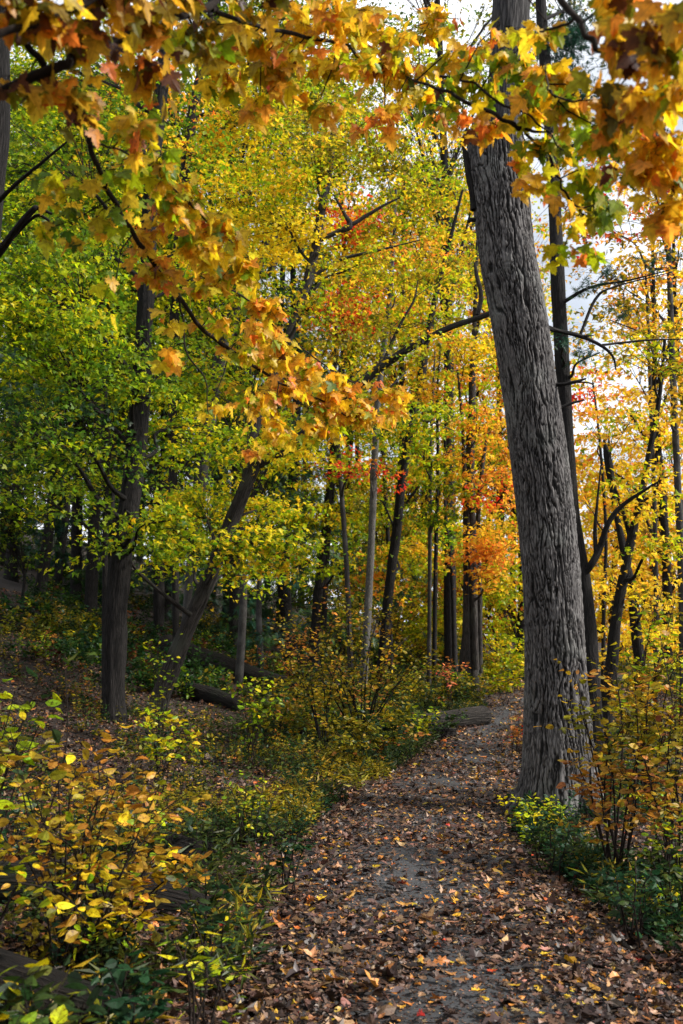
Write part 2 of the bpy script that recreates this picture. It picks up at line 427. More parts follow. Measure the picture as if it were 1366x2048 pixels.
def bark_material(name, dark, light, sx=26, sz=3.2, bump=.6, lichen=None, dist=.02, plate=True, fissure=False):
    m, n, l = new_mat(name)
    out = n.new('ShaderNodeOutputMaterial'); bs = n.new('ShaderNodeBsdfPrincipled'); bs.inputs['Roughness'].default_value = .92
    bs.inputs['Specular IOR Level'].default_value = .2
    at = n.new('ShaderNodeAttribute'); at.attribute_name = 'bark'
    mp = n.new('ShaderNodeMapping'); mp.inputs['Scale'].default_value = (sx, sx, sz); l.new(at.outputs['Vector'], mp.inputs['Vector'])
    wz = n.new('ShaderNodeTexNoise'); wz.inputs['Scale'].default_value = 1.3; wz.inputs['Detail'].default_value = 3; l.new(mp.outputs[0], wz.inputs['Vector'])
    ad = n.new('ShaderNodeVectorMath'); ad.operation = 'MULTIPLY_ADD'; ad.inputs[1].default_value = (1.1, 1.1, 1.1)
    l.new(wz.outputs['Color'], ad.inputs[0]); l.new(mp.outputs[0], ad.inputs[2])
    vo = n.new('ShaderNodeTexVoronoi'); vo.feature = 'DISTANCE_TO_EDGE'; vo.inputs['Scale'].default_value = 1.0; l.new(ad.outputs[0], vo.inputs['Vector'])
    n2 = n.new('ShaderNodeTexNoise'); n2.inputs['Scale'].default_value = 3.5; n2.inputs['Detail'].default_value = 6; n2.inputs['Roughness'].default_value = .65
    l.new(mp.outputs[0], n2.inputs['Vector'])
    mm = n.new('ShaderNodeMath'); mm.operation = 'MULTIPLY_ADD'; mm.inputs[1].default_value = 1.3 if plate else .4
    l.new(vo.outputs['Distance'], mm.inputs[0]); 
    sc = n.new('ShaderNodeMath'); sc.operation = 'MULTIPLY'; sc.inputs[1].default_value = .75; l.new(n2.outputs['Fac'], sc.inputs[0]); l.new(sc.outputs[0], mm.inputs[2])
    rp = n.new('ShaderNodeValToRGB'); rp.color_ramp.elements[0].position = .28; rp.color_ramp.elements[0].color = (*srgb(dark), 1)
    rp.color_ramp.elements[1].position = .78; rp.color_ramp.elements[1].color = (*srgb(light), 1)
    l.new(mm.outputs[0], rp.inputs['Fac']); col = rp.outputs['Color']
    if lichen:
        n3 = n.new('ShaderNodeTexNoise'); n3.inputs['Scale'].default_value = 2.1; n3.inputs['Detail'].default_value = 5; l.new(at.outputs['Vector'], n3.inputs['Vector'])
        r3 = n.new('ShaderNodeValToRGB'); r3.color_ramp.elements[0].position = .52; r3.color_ramp.elements[1].position = .70
        l.new(n3.outputs['Fac'], r3.inputs['Fac'])
        mx = n.new('ShaderNodeMix'); mx.data_type = 'RGBA'; mx.inputs['B'].default_value = (*srgb(lichen), 1)
        s3 = n.new('ShaderNodeMath'); s3.operation = 'MULTIPLY'; s3.inputs[1].default_value = .6; l.new(r3.outputs['Color'], s3.inputs[0])
        l.new(s3.outputs[0], mx.inputs['Factor']); l.new(col, mx.inputs['A']); col = mx.outputs['Result']
    if fissure:   # the inner bark laid open between the plates is nearly black
        fa = n.new('ShaderNodeAttribute'); fa.attribute_name = 'tint'
        sf = n.new('ShaderNodeSeparateColor'); l.new(fa.outputs['Color'], sf.inputs['Color'])
        rf = n.new('ShaderNodeValToRGB'); rf.color_ramp.elements[0].position = .08; rf.color_ramp.elements[0].color = (.11, .11, .11, 1)
        rf.color_ramp.elements[1].position = .82; l.new(sf.outputs[0], rf.inputs['Fac'])
        mf = n.new('ShaderNodeMix'); mf.data_type = 'RGBA'; mf.blend_type = 'MULTIPLY'; mf.inputs['Factor'].default_value = 1
        l.new(col, mf.inputs['A']); l.new(rf.outputs['Color'], mf.inputs['B']); col = mf.outputs['Result']
    l.new(col, bs.inputs['Base Color'])
    bp = n.new('ShaderNodeBump'); bp.inputs['Strength'].default_value = bump; bp.inputs['Distance'].default_value = dist
    l.new(mm.outputs[0], bp.inputs['Height']); l.new(bp.outputs[0], bs.inputs['Normal'])
    l.new(bs.outputs[0], out.inputs['Surface'])
    return m

M_NEAR = leaf_material('maple_leaf', .66, .02, veins=True)
M_LEAF = leaf_material('crown_leaf', .58, .012)
M_EVER = leaf_material('needle_leaf', .25, .03)
M_WEED = leaf_material('weed_leaf', .4, .015, midrib=True)
M_LITTER = leaf_material('dry_leaf', .08, .04, rough=.5, midrib=True)
M_BARK_HERO = bark_material('oak_bark', (30, 28, 29), (106, 103, 102), 40, 6.0, .7, (112, 113, 110), .012, fissure=True)
M_BARK_STEM = bark_material('stem_bark', (18, 17, 18), (70, 68, 68), 26, 2.6, .9, None, .02)
M_BARK = bark_material('bark', (10, 9, 9), (62, 57, 54), 30, 3.5, .9, (70, 72, 64))
M_BARK_D = bark_material('dark_bark', (5, 5, 5), (38, 35, 34), 38, 4.5, 1.0)
M_BARK_G = bark_material('grey_bark', (32, 30, 30), (80, 78, 76), 24, 8, .5, (88, 88, 86), plate=False)
M_BARK_W = bark_material('pale_bark', (40, 38, 36), (122, 119, 114), 22, 10, .5, (64, 61, 57), plate=False)
M_TWIG = bark_material('twig_bark', (22, 17, 15), (46, 36, 31), 60, 20, .3, plate=False)
M_LOG = bark_material('rotten_log', (7, 6, 6), (36, 31, 28), 30, 3, 1.0, (26, 34, 20), .05)
M_LOGC = bark_material('cut_log', (6, 5, 5), (66, 61, 57), 30, 1.6, 1.0, None, .06)

def ground_material(name, cols, scale=16):
    m, n, l = new_mat(name)
    out = n.new('ShaderNodeOutputMaterial'); bs = n.new('ShaderNodeBsdfPrincipled'); bs.inputs['Roughness'].default_value = .95
    tc = n.new('ShaderNodeTexCoord')
    vo = n.new('ShaderNodeTexVoronoi'); vo.inputs['Scale'].default_value = scale; l.new(tc.outputs['Object'], vo.inputs['Vector'])
    sp = n.new('ShaderNodeSeparateColor'); l.new(vo.outputs['Color'], sp.inputs['Color'])
    rp = n.new('ShaderNodeValToRGB'); e = rp.color_ramp.elements
    while len(e) < len(cols): e.new(.5)
    for i, c in enumerate(cols):
        e[i].position = i / (len(cols) - 1) * .95; e[i].color = (*srgb(c), 1)
    l.new(sp.outputs[0], rp.inputs['Fac'])
    nz = n.new('ShaderNodeTexNoise'); nz.inputs['Scale'].default_value = 1.1; nz.inputs['Detail'].default_value = 8; l.new(tc.outputs['Object'], nz.inputs['Vector'])
    r2 = n.new('ShaderNodeValToRGB'); r2.color_ramp.elements[0].position = .3; r2.color_ramp.elements[0].color = (.5, .48, .46, 1); r2.color_ramp.elements[1].position = .7
    l.new(nz.outputs['Fac'], r2.inputs['Fac'])
    mx = n.new('ShaderNodeMix'); mx.data_type = 'RGBA'; mx.blend_type = 'MULTIPLY'; mx.inputs['Factor'].default_value = 1
    l.new(rp.outputs['Color'], mx.inputs['A']); l.new(r2.outputs['Color'], mx.inputs['B']); l.new(mx.outputs['Result'], bs.inputs['Base Color'])
    bp = n.new('ShaderNodeBump'); bp.inputs['Strength'].default_value = .8; bp.inputs['Distance'].default_value = .03
    l.new(sp.outputs[1], bp.inputs['Height']); l.new(bp.outputs[0], bs.inputs['Normal']); l.new(bs.outputs[0], out.inputs['Surface'])
    return m
M_GROUND = ground_material('forest_floor', [(26, 20, 17), (42, 31, 25), (54, 40, 31), (32, 25, 21), (66, 50, 38)], 24)
M_PATH = ground_material('path_gravel', [(44, 46, 50), (56, 58, 62), (36, 38, 42), (68, 68, 70)], 90)

# ------------------------------------------------------------------ ground and path
def grid_sheet(xs, ys, zf):
    X, Y = np.meshgrid(xs, ys)
    Z = zf(X, Y)
    V = np.stack([X, Y, Z], -1).reshape(-1, 3)
    nx, ny = len(xs), len(ys)
    i = (np.arange(ny - 1)[:, None] * nx + np.arange(nx - 1)[None]).ravel()
    return V, np.stack([i, i + 1, i + nx + 1, i + nx], -1)
gx = np.concatenate([np.linspace(-400, -30, 24)[:-1], np.linspace(-30, -8, 50)[:-1], np.linspace(-8, 9, 130)[:-1], np.linspace(9, 40, 60)[:-1], np.linspace(40, 400, 24)])
gy = np.concatenate([np.linspace(-60, -5, 14)[:-1], np.linspace(-5, 26, 230)[:-1], np.linspace(26, 70, 120)[:-1], np.linspace(70, 700, 40)])
V, Fq = grid_sheet(gx, gy, height)
o = make_mesh('ground', V, [Fq], M_GROUND); o['kind'] = 'structure'

ts = catmull(np.column_stack([PATH_C, PATH_W]), 60)
tn = np.gradient(ts[:, :2], axis=0); tn /= np.linalg.norm(tn, axis=1)[:, None]
nr = np.stack([tn[:, 1], -tn[:, 0]], -1)
cols = np.linspace(-1, 1, 15)
Vp = []
for c in cols:
    w = ts[:, 2] * (1 + .12 * (vnoise(ts[:, 1] * 1.7, c > 0, 0, 5) - .5) * 2)
    xy = ts[:, :2] + nr * (w * c)[:, None]
    z = height(xy[:, 0], xy[:, 1], False) + .002 - .028 * abs(c) ** 6 + (vnoise(xy[:, 0] * 3, xy[:, 1] * 3, 0, 8) - .5) * .006
    Vp.append(np.column_stack([xy, z]))
Vp = np.stack(Vp, 1); n_, m_ = Vp.shape[:2]
i = (np.arange(n_ - 1)[:, None] * m_ + np.arange(m_ - 1)[None]).ravel()
o = make_mesh('path', Vp.reshape(-1, 3), [np.stack([i, i + 1, i + m_ + 1, i + m_], -1)], M_PATH); o['kind'] = 'structure'

# ------------------------------------------------------------------ leaf litter and ground cover (uncountable: stuff)
def scatter_ground(n, y0, y1, rng, power=1.6, margin=.6):
    """points in the wedge of ground in front of the camera, denser towards it"""
    u = rng.random(n); y = y0 + (y1 - y0) * u ** power
    half = .345 * y + margin
    x = (rng.random(n) * 2 - 1) * half
    return x, y
rg = np.random.default_rng(11)
LL = Leaves()
x, y = scatter_ground(210000, 2.6, 30, rg, 1.45, 1.0)
d, w = path_dist(x, y)
nz = vnoise(x * 1.3, y * 1.3, 0, 31)
inpath = np.abs(d) < w * .95
centre = np.clip(1 - np.abs(d / w + .12) / .8, 0, 1)
keep = np.ones(len(x), bool)
keep &= ~(inpath & (rg.random(len(x)) < .05 + .72 * centre * np.clip((nz - .34) * 6, 0, 1) + .1 * centre))
x, y, d, w = x[keep], y[keep], d[keep], w[keep]; n = len(x)
z = np.where(np.abs(d) < w, np.maximum(height(x, y, False) + .004, height(x, y)), height(x, y)) + rg.random(n) * .03 + .004
pos = np.column_stack([x, y, z])
nrm = rg.normal(0, 1, (n, 3)) * np.array([.27, .27, 0]) + np.array([0, 0, 1.0])
tip = rnd_dirs(n, rg, .15)
onp = np.abs(d) < w * 1.15
col = pick_colors({'litter': .86, 'tan': .08, 'rust': .06}, n, rg, None, .2)
bright = rg.random(n) < np.where(onp, .075, .03)
cb = pick_colors({'gold': .4, 'orange': .2, 'tan': .4}, n, rg, None, .15)
col[bright] = cb[bright] * np.array([.62, .60, .66, 1])
redm = rg.random(n) < .003; col[redm] = pick_colors('red', redm.sum(), rg) * np.array([.7, .7, .7, 1])
size = np.clip(rg.lognormal(math.log(.036), .46, n), .012, .11) * np.where(y > 12, 1.15, 1)
kind = rg.integers(0, 3, n)
for k, nm in enumerate(('maple', 'oak', 'oval')):
    m = kind == k
    LL.add(pos[m], tip[m], nrm[m], size[m], col[m], nm, .34, rg)
o = LL.build('leaf_litter', M_LITTER); o['kind'] = 'stuff'
tag(o, 'fallen brown, tan and yellow leaves covering the path and the forest floor', 'fallen leaves')

rt = np.random.default_rng(18)
x, y = scatter_ground(90000, 2.8, 13, rt, 1.5, .4); d, w = path_dist(x, y); k = np.abs(d) < w * .95; x, y = x[k], y[k]; m = len(x)
LC = Leaves()
LC.add(np.column_stack([x, y, np.maximum(height(x, y, False), height(x, y)) + .005]), rnd_dirs(m, rt, .1), rt.normal(0, .25, (m, 3)) + np.array([0, 0, 1.]), rt.uniform(.005, .018, m),
       pick_colors({'litter': .85, 'tan': .15}, m, rt, None, .25), 'diamond', .1, rt)
o = LC.build('leaf_crumbs', M_LITTER); o['kind'] = 'stuff'; tag(o, 'crushed leaf crumbs and grit trodden into the path surface', 'leaf crumbs')
rt = np.random.default_rng(19)
x, y = scatter_ground(700, 2.8, 22, rt, 1.3, .8); m = len(x); a = rt.random(m) * 6.283; ln = rt.uniform(.06, .38, m)
pa = np.column_stack([x, y, height(x, y) + .022]); x2, y2 = x + np.cos(a) * ln, y + np.sin(a) * ln
pb = np.column_stack([x2, y2, height(x2, y2) + .03 + rt.random(m) * .02])
o = Tubes().batch(pa, pb, .0035, .0018, .03, rt).build('fallen_twigs', M_TWIG); o['kind'] = 'stuff'; tag(o, 'thin broken twigs scattered over the fallen leaves', 'twigs')

# small green plants along both verges and up the slope
def ground_plants(name, label, n, fx, pal, hmin, hmax, lsz, rng, kind='oval', leaves=9, mat=None, cat='weeds'):
    x, y = fx(n, rng)
    n = len(x)
    h = rng.uniform(hmin, hmax, n) * (0.6 + .8 * vnoise(x * .8, y * .8, 0, 41))
    base = np.column_stack([x, y, height(x, y)])
    top = base + np.column_stack([rng.normal(0, .22, n) * h, rng.normal(0, .22, n) * h, h])
    tb = Tubes().batch(base, top, .0022, .001, 0, rng)
    L = Leaves()
    rep = leaves
    t = rng.random((n, rep)) ** .7 * .8 + .2
    pos = (base[:, None] + (top - base)[:, None] * t[..., None]).reshape(-1, 3)
    m = len(pos)
    tip = rnd_dirs(m, rng, .35); tip[:, 2] += .1
    nrm = rng.normal(0, .35, (m, 3)) + np.array([0, 0, 1.])
    c = np.repeat(pick_colors(pal, n, rng, base * np.array([1.4, 1.4, 1]), .15), rep, 0)
    c[:, :3] *= 1 + rng.normal(0, .12, (m, 1))
    sz = lsz * rng.uniform(.55, 1.25, m)
    L.add(pos, tip, nrm, sz, np.clip(c, .003, .9), kind, .22, rng, stem=.25)
    V = np.vstack(tb.V); 
    o = L.build(name, mat or M_WEED)
    # stems go into the same uncountable sheet as its own strand object
    me = o.data
    st = tb.build('weed_stem', M_TWIG); st.parent = o
    o['kind'] = 'stuff'; tag(o, label, cat)
    return o
def verge_left(n, rng):
    y = 3.0 + rng.random(n) ** 1.2 * 21; cx = np.interp(y, PATH_L[:, 1], PATH_L[:, 0]); w = np.interp(y, PATH_L[:, 1], PATH_L[:, 2])
    s = np.abs(rng.normal(0, 1, n)) * (.45 + .055 * y)
    x = cx - w - .05 - s
    k = (vnoise(x * 1.1, y * .8, 0, 51) > np.where(y < 6.5, .62, .36)) & (x > -.36 * y - .3)
    return x[k], y[k]
ground_plants('verge_weeds', 'low green weeds crowding the left edge of the leaf strewn path', 9000, verge_left,
              {'weed': .42, 'bluegreen': .18, 'olive': .4}, .05, .26, .042, np.random.default_rng(61), 'oval', 9)
def verge_right(n, rng):
    y = 5.2 + rng.random(n) * 13; cx = np.interp(y, PATH_L[:, 1], PATH_L[:, 0]); w = np.interp(y, PATH_L[:, 1], PATH_L[:, 2])
    s = np.abs(rng.normal(0, 1, n)) * .9
    x = cx + w * np.where(y < 10, .95, 1.05) + s
    k = (vnoise(x * 1.3, y * 1.1, 0, 53) > .30) & (x < .36 * y + .3) & (x > 2.35 - .105 * y)
    # keep off the oak's foot
    k &= ((x - 2.2) ** 2 + (y - 10.15) ** 2) > .2
    return x[k], y[k]
ground_plants('shade_weeds', 'dark green leafy weeds growing around the foot of the big grey trunk', 3600, verge_right,
              {'weed': .5, 'bluegreen': .4, 'ygreen': .1}, .06, .26, .055, np.random.default_rng(62), 'oval', 9)
def slope_fx(n, rng):
    x, y = scatter_ground(n, 10, 46, rng, 1.0, .5)
    d, w = path_dist(x, y)
    k = (np.abs(d) > w + .2) & (vnoise(x * .5, y * .4, 0, 57) > np.where(x < -.5 - .05 * y, .62, .42)) & ((y > 14) | (x < -3.2)) & ~((x < -1.2) & (x > -5.5) & (y < 20))
    return x[k], y[k]
ground_plants('slope_undergrowth', 'mixed green and olive undergrowth spread over the slope behind the logs', 15000, slope_fx,
              {'olive': .36, 'weed': .42, 'ygreen': .06, 'bluegreen': .08, 'rust': .08}, .1, .6, .10, np.random.default_rng(63), 'oval', 12, cat='undergrowth')
def grass_fx(n, rng):
    y = 3.2 + rng.random(n) ** 1.3 * 13; cx = np.interp(y, PATH_L[:, 1], PATH_L[:, 0]); w = np.interp(y, PATH_L[:, 1], PATH_L[:, 2])
    side = rng.random(n) < .6
    x = np.where(side, cx - w - .1 - np.abs(rng.normal(0, .5, n)), cx + w + .1 + np.abs(rng.normal(0, .8, n)))
    k = (vnoise(x * 2, y * 1.5, 0, 59) > .45) & ((y > 6.3) | side)
    return x[k], y[k]
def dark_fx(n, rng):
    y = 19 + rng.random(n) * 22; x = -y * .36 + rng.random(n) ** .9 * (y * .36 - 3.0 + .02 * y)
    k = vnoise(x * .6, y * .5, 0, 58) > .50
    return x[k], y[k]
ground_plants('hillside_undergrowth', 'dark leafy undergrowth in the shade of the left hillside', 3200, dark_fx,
              {'dark': .6, 'bluegreen': .2, 'green': .12, 'brown': .08}, .12, .5, .10, np.random.default_rng(65), 'oval', 14, cat='undergrowth')  # dark greens stand in for the shade lying on this slope
def bank_fx(n, rng):
    y = 7 + rng.random(n) * 15; x = -y * .37 + rng.random(n) * (y * .37 - .4)
    d, w = path_dist(x, y)
    k = (vnoise(x * .9, y * .7, 0, 66) > .46) & (np.abs(d) > w + .5)
    return x[k], y[k]
ground_plants('bank_undergrowth', 'sparse dull green and brown seedlings among the dead leaves of the left bank', 3600, bank_fx,
              {'weed': .35, 'olive': .3, 'dark': .2, 'rust': .1, 'bluegreen': .05}, .08, .38, .055, np.random.default_rng(67), 'oval', 9, cat='undergrowth')
ground_plants('verge_grass', 'thin grass blades standing among the weeds beside the path', 2600, grass_fx,
              {'weed': .6, 'olive': .4}, .06, .22, .12, np.random.default_rng(64), 'blade', 5, cat='grass')

# ------------------------------------------------------------------ tree builders
def px_line(pts, per=7):
    """[(px,py,Y,width px)] -> smooth 3-D centre line and radii"""
    P3 = np.array([P(a[0], a[1], a[2]) for a in pts]); r = np.array([a[3] * MPP(p) / 2 for a, p in zip(pts, P3)])
    s = catmull(np.column_stack([P3, r]), per)
    return s[:, :3], np.maximum(s[:, 3], .002)

def trunk_from(root_pts, per=8):
    """the same, with the foot sunk to the ground"""
    pts, r = px_line(root_pts, per)
    gz = float(height(pts[0, 0], pts[0, 1]))
    if pts[0, 2] > gz - .05:      # extend downwards
        d = pts[0] - pts[2]; d /= max(1e-6, -d[2]) if d[2] < 0 else 1
        if d[2] >= 0: d = np.array([0, 0, -1.])
        steps = max(2, int((pts[0, 2] - gz + .25) / .35))
        ext = [pts[0] + d * (pts[0, 2] - gz + .25) * k / steps * 1.0 for k in range(steps, 0, -1)]
        pts = np.vstack([ext, pts]); r = np.concatenate([np.linspace(r[0] * 1.06, r[0], steps, endpoint=False), r])
    return pts, r

def spray_leaves(L, T, C, ax, n_spray, per, lsize, pal, rng, kind='star', spray_r=.55, tilt=.35, hang=.0, start=None, twig=.008, flat=.045, colpos=True, face=None):
    """flat leafy sprays filling an ellipsoid; twigs run from the clump's inner point to each spray"""
    q = np.clip(rng.normal(0, .52, (n_spray, 3)), -1.35, 1.35)
    c = C + q * ax
    nrm = rng.normal(0, tilt, (n_spray, 3)) + np.array([0, 0, 1.0]) + q * np.array([.25, .25, 0])
    nrm /= np.linalg.norm(nrm, axis=1)[:, None]
    u = np.cross(nrm, rnd_dirs(n_spray, rng)); u /= np.linalg.norm(u, axis=1)[:, None] + 1e-9
    v = np.cross(nrm, u)
    sr = spray_r * rng.uniform(.55, 1.2, n_spray)
    if T is not None:
        s0 = C - ax * np.array([0, 0, .45]) if start is None else np.asarray(start)
        org = s0[None] + (c - s0) * rng.uniform(.0, .35, (n_spray, 1))
        T.batch(org, c, twig, twig * .35, .08, rng)
        for a in (-.8, 0, .8):
            e = c + (u * math.cos(a) + v * math.sin(a)) * sr[:, None] * .9
            T.batch(c - u * sr[:, None] * .3, e, twig * .4, twig * .15, .03, rng)
    a = rng.normal(0, .55, (n_spray, per)) * sr[:, None]; b = rng.normal(0, .38, (n_spray, per)) * sr[:, None]
    t = rng.normal(0, flat, (n_spray, per))
    pos = c[:, None] + a[..., None] * u[:, None] + b[..., None] * v[:, None] + t[..., None] * nrm[:, None]
    pos[..., 2] -= hang * (a ** 2 + b ** 2) / np.maximum(sr[:, None], .05)
    pos = pos.reshape(-1, 3); m = len(pos)
    ln = np.repeat(nrm, per, 0) + rng.normal(0, .33, (m, 3))
    tip = (np.repeat(u, per, 0) * .7 + rnd_dirs(m, rng) * .9); tip[:, 2] -= .35 + hang
    col = pick_colors(pal, m, rng, pos * np.array([1, 1, 1.3]) if colpos else None, .13)
    L.add(pos, tip, ln, lsize * rng.uniform(.6, 1.2, m), col, kind, .2, rng, stem=.12)

LEAF_AREA = {'star': .33, 'maple': .40, 'oval': .36, 'diamond': .36, 'needle': .16}
def clump(L, T, px, py, Y, rx, ry, pal, cover, lsize, rng, kind='star', spray_r=.5, deep=1.0, tilt=.15, start=None, per=46, limb=None, hang=.12, limbs=None):
    C = P(px, py, Y); mp = MPP(C)
    ax = np.array([rx * mp, max(rx, ry) * mp * deep, ry * mp])
    area = math.pi * ax[0] * ax[2]
    nl = cover * area / (LEAF_AREA[kind] * lsize ** 2 * .55)
    ns = max(1, int(nl / per))
    if limb is not None and T is not None:
        tp, tr = limb     # trunk samples: grow a limb to the clump from the best lower point
        dd = np.linalg.norm(tp - (C - np.array([0, 0, .6 * np.linalg.norm(ax)])), axis=1)
        k = int(np.argmin(dd)); A = tp[k]
        ln = np.linalg.norm(C - A)
        if ln > .25:
            mid = (A + C) / 2 + np.array([rng.normal(0, .08), rng.normal(0, .08), .10]) * ln
            q1 = A * .75 + C * .25 + rng.normal(0, .03, 3) * ln
            r0 = min(tr[k] * .6, .018 + .014 * ln)
            s = catmull(np.array([A, q1, mid, C]), 6)
            TL = Tubes().add(s, np.linspace(r0, r0 * .3, len(s)), 6, lump=.1, seed=int(rng.integers(99)))
            if limbs is not None: limbs.append(TL)
            start = s[len(s) * 2 // 3]
    spray_leaves(L, T, C, ax, ns, per, lsize, pal, rng, kind, spray_r, tilt, hang, start)
    return C

def finish_tree(name, label, cat, base, Ttrunk, mat_t, T, mat_b, L, mat_l=None, group=None, limbs=()):
    e = thing(name, label, cat, base, group)
    Ttrunk.build('trunk', mat_t, e)
    for tl in limbs: tl.build('limb', mat_b, e)
    if T is not None and T.n: T.build('twigs', M_TWIG, e)
    if L is not None and L.n: L.build('crown', mat_l or M_LEAF, e)
    return e

def tree(name, label, trunk, clumps, seed, mat=None, lsize=.11, kind='star', cat='tree', lump=.10, flare=.35, nseg=14, extra=(), spray_r=.66, mat_l=None, group=None, cover_k=1.35, tilt=.15, ripple=0.0):
    rng = np.random.default_rng(seed)
    pts, r = trunk_from(trunk)
    Tt = Tubes().add(pts, r, nseg, lump=lump, seed=seed, flare=flare, ripple=ripple)
    allp, allr, forks = [pts], [r], []
    for ex in extra:
        ep, er = px_line(ex, 7)
        forks.append(Tubes().add(ep, er, max(7, nseg - 4), lump=lump, seed=seed + 3)); allp.append(ep); allr.append(er)
    ap, ar = np.vstack(allp), np.concatenate(allr)
    T, L, limbs = Tubes(), Leaves(), forks
    for c in clumps:
        px, py, Y, rx, ry, pal, cover = c[:7]
        kw = c[7] if len(c) > 7 else {}
        kk = kw.get('kind', kind)
        clump(L, T, px, py, Y, rx, ry, pal, cover * cover_k, kw.get('lsize', lsize), rng, kk, kw.get('spray_r', spray_r), deep=kw.get('deep', 1.0), limb=(ap, ar), tilt=tilt, limbs=limbs)
    return finish_tree(name, label, cat, pts[0] + np.array([0, 0, .25]), Tt, mat or M_BARK, T, mat or M_BARK, L, mat_l, group, limbs)

# ------------------------------------------------------------------ the big grey trunk beside the path
def hero_tree():
    rng = np.random.default_rng(5)
    Y0 = 10.0
    line = [(1122, 1640, Y0, 168), (1121, 1600, Y0, 152), (1119, 1540, Y0, 142), (1116, 1450, Y0, 137), (1112, 1324, Y0, 127), (1104, 1180, Y0, 124), (1090, 1024, Y0, 122),
            (1073, 880, Y0, 118), (1056, 768, Y0, 114), (1036, 640, Y0, 114), (1015, 512, Y0, 118), (1004, 400, Y0, 122), (994, 330, Y0, 122), (990, 272, Y0, 112)]
    P3 = np.array([P(a, b, c) for a, b, c, d in line]); r = np.array([d * .95 * MPP(p) / 2 for (a, b, c, d), p in zip(line, P3)])
    s = catmull(np.column_stack([P3, r]), 10)
    L = np.concatenate([[0], np.cumsum(np.linalg.norm(np.diff(s[:, :3], axis=0), axis=1))])
    nr, ns = 700, 320
    Li = np.linspace(0, L[-1], nr); C = np.stack([np.interp(Li, L, s[:, k]) for k in range(3)], -1); R = np.interp(Li, L, s[:, 3])
    th = np.linspace(0, 2 * np.pi, ns, endpoint=False)
    # cellular fissures: stretched cells on the unrolled cylinder
    def pn(u, v, per, seed):      # value noise, periodic in u
        iu, iv = np.floor(u), np.floor(v); fu, fv = u - iu, v - iv
        fu, fv = fu * fu * (3 - 2 * fu), fv * fv * (3 - 2 * fv)
        g = lambda a, b: hash3(np.mod(iu + a, per), iv + b, iv * 0, seed)
        return (g(0, 0) * (1 - fu) + g(1, 0) * fu) * (1 - fv) + (g(0, 1) * (1 - fu) + g(1, 1) * fu) * fv
    ncell = 52; cw = 2 * np.pi / ncell; chh = .30
    TH, LI = np.meshgrid(th, Li)
    wa = (vnoise(np.cos(TH) * 2.2, np.sin(TH) * 2.2, LI * 1.6, 71) - .5) * .35 + (vnoise(np.cos(TH) * 6, np.sin(TH) * 6, LI * 7, 72) - .5) * .10
    u = (TH + wa) / cw; u = u + (vnoise(np.cos(TH) * 40, np.sin(TH) * 40, LI * 22, 77) - .5) * .45 + (vnoise(np.cos(TH) * 14, np.sin(TH) * 14, LI * 9, 78) - .5) * .5; v = LI / chh
    iu, iv = np.floor(u), np.floor(v)
    sm = lambda x, a, b: np.clip((x - a) / (b - a), 0, 1) ** 2 * (3 - 2 * np.clip((x - a) / (b - a), 0, 1))
    n1b = pn(u * 2 + 400, LI * 7, ncell * 2, 8)
    wA = (pn(u * .25 + 200, LI * 1.1, ncell / 4, 5) - .5) * 2.8 + (pn(u * .5 + 200, LI * 5, ncell / 2, 15) - .5) * 1.1
    wB = (pn(u * .25 + 300, LI * 1.1, ncell / 4, 6) - .5) * 2.8 + (pn(u * .5 + 300, LI * 5, ncell / 2, 16) - .5) * 1.1
    tri = lambda x: np.abs(x - np.round(x)) * 2
    fA = tri(u + wA) + .55 * sm(pn(u + 100, LI * 5, ncell, 17), .62, .8)
    fB = tri(u * .5 + wB) + .8 * sm(pn(u * .5 + 100, LI * 3.5, ncell / 2, 18), .52, .74)
    n2 = pn(u + 300, LI * 9 + 3 * n1b, ncell, 9); q2 = np.abs(n2 - .5)
    plate = sm(fA, .08, .50) * sm(fB, .03, .26) * (.62 + .38 * sm(q2, .0, .07)) * (.75 + .25 * n1b)
    fine = (vnoise(np.cos(TH) * 30, np.sin(TH) * 30, LI * 30, 73) - .5) + .8 * (n1b - .5)
    depth = .026 * np.clip(.35 + LI / 1.6, .35, 1)
    disp = (plate - 1) * depth + fine * .008
    lumps = (vnoise(np.cos(TH) * 1.3, np.sin(TH) * 1.3, LI * .8, 74) - .5) * .05
    fl = np.exp(-np.maximum(LI - .12, 0) / .30)
    roots = .065 * fl * (1.0 + 1.1 * np.cos(TH * 4 + 1.1) + .8 * np.cos(TH * 7 + 2.2) * fl)
    burl = .07 * np.exp(-(((TH - 4.2) % (2 * np.pi)) / .35) ** 2 - ((LI - (L[-1] - .35)) / .12) ** 2)
    RR = R[:, None] + disp + lumps + np.maximum(roots, -.05) + burl
    tan = np.gradient(C, axis=0); tan /= np.linalg.norm(tan, axis=1)[:, None]
    N = np.cross(tan, [0, 1., 0]); N /= np.linalg.norm(N, axis=1)[:, None]; B = np.cross(tan, N)
    V = C[:, None] + RR[..., None] * (np.cos(th)[None, :, None] * N[:, None] + np.sin(th)[None, :, None] * B[:, None])
    # jagged broken rim at the top: pull the last rings up or down
    jag = (vnoise(np.cos(th) * 4, np.sin(th) * 4, 0, 75) - .45) * .26 + (vnoise(np.cos(th) * 14, np.sin(th) * 14, 0, 76) - .5) * .12
    k = 40; wgt = np.clip((np.arange(nr) - (nr - k)) / k, 0, 1) ** 1.2
    V = V + (wgt[:, None] * jag[None, :])[..., None] * tan[-1]
    bc = np.stack([np.cos(TH) * .33, np.sin(TH) * .33, LI], -1)
    tintv = np.ones((V.shape[0] * V.shape[1], 4)); tintv[:, 0] = plate.ravel()
    VV = V.reshape(-1, 3); BB = bc.reshape(-1, 3)
    i = np.arange(nr - 1)[:, None] * ns; j = np.arange(ns)[None]; j2 = (j + 1) % ns
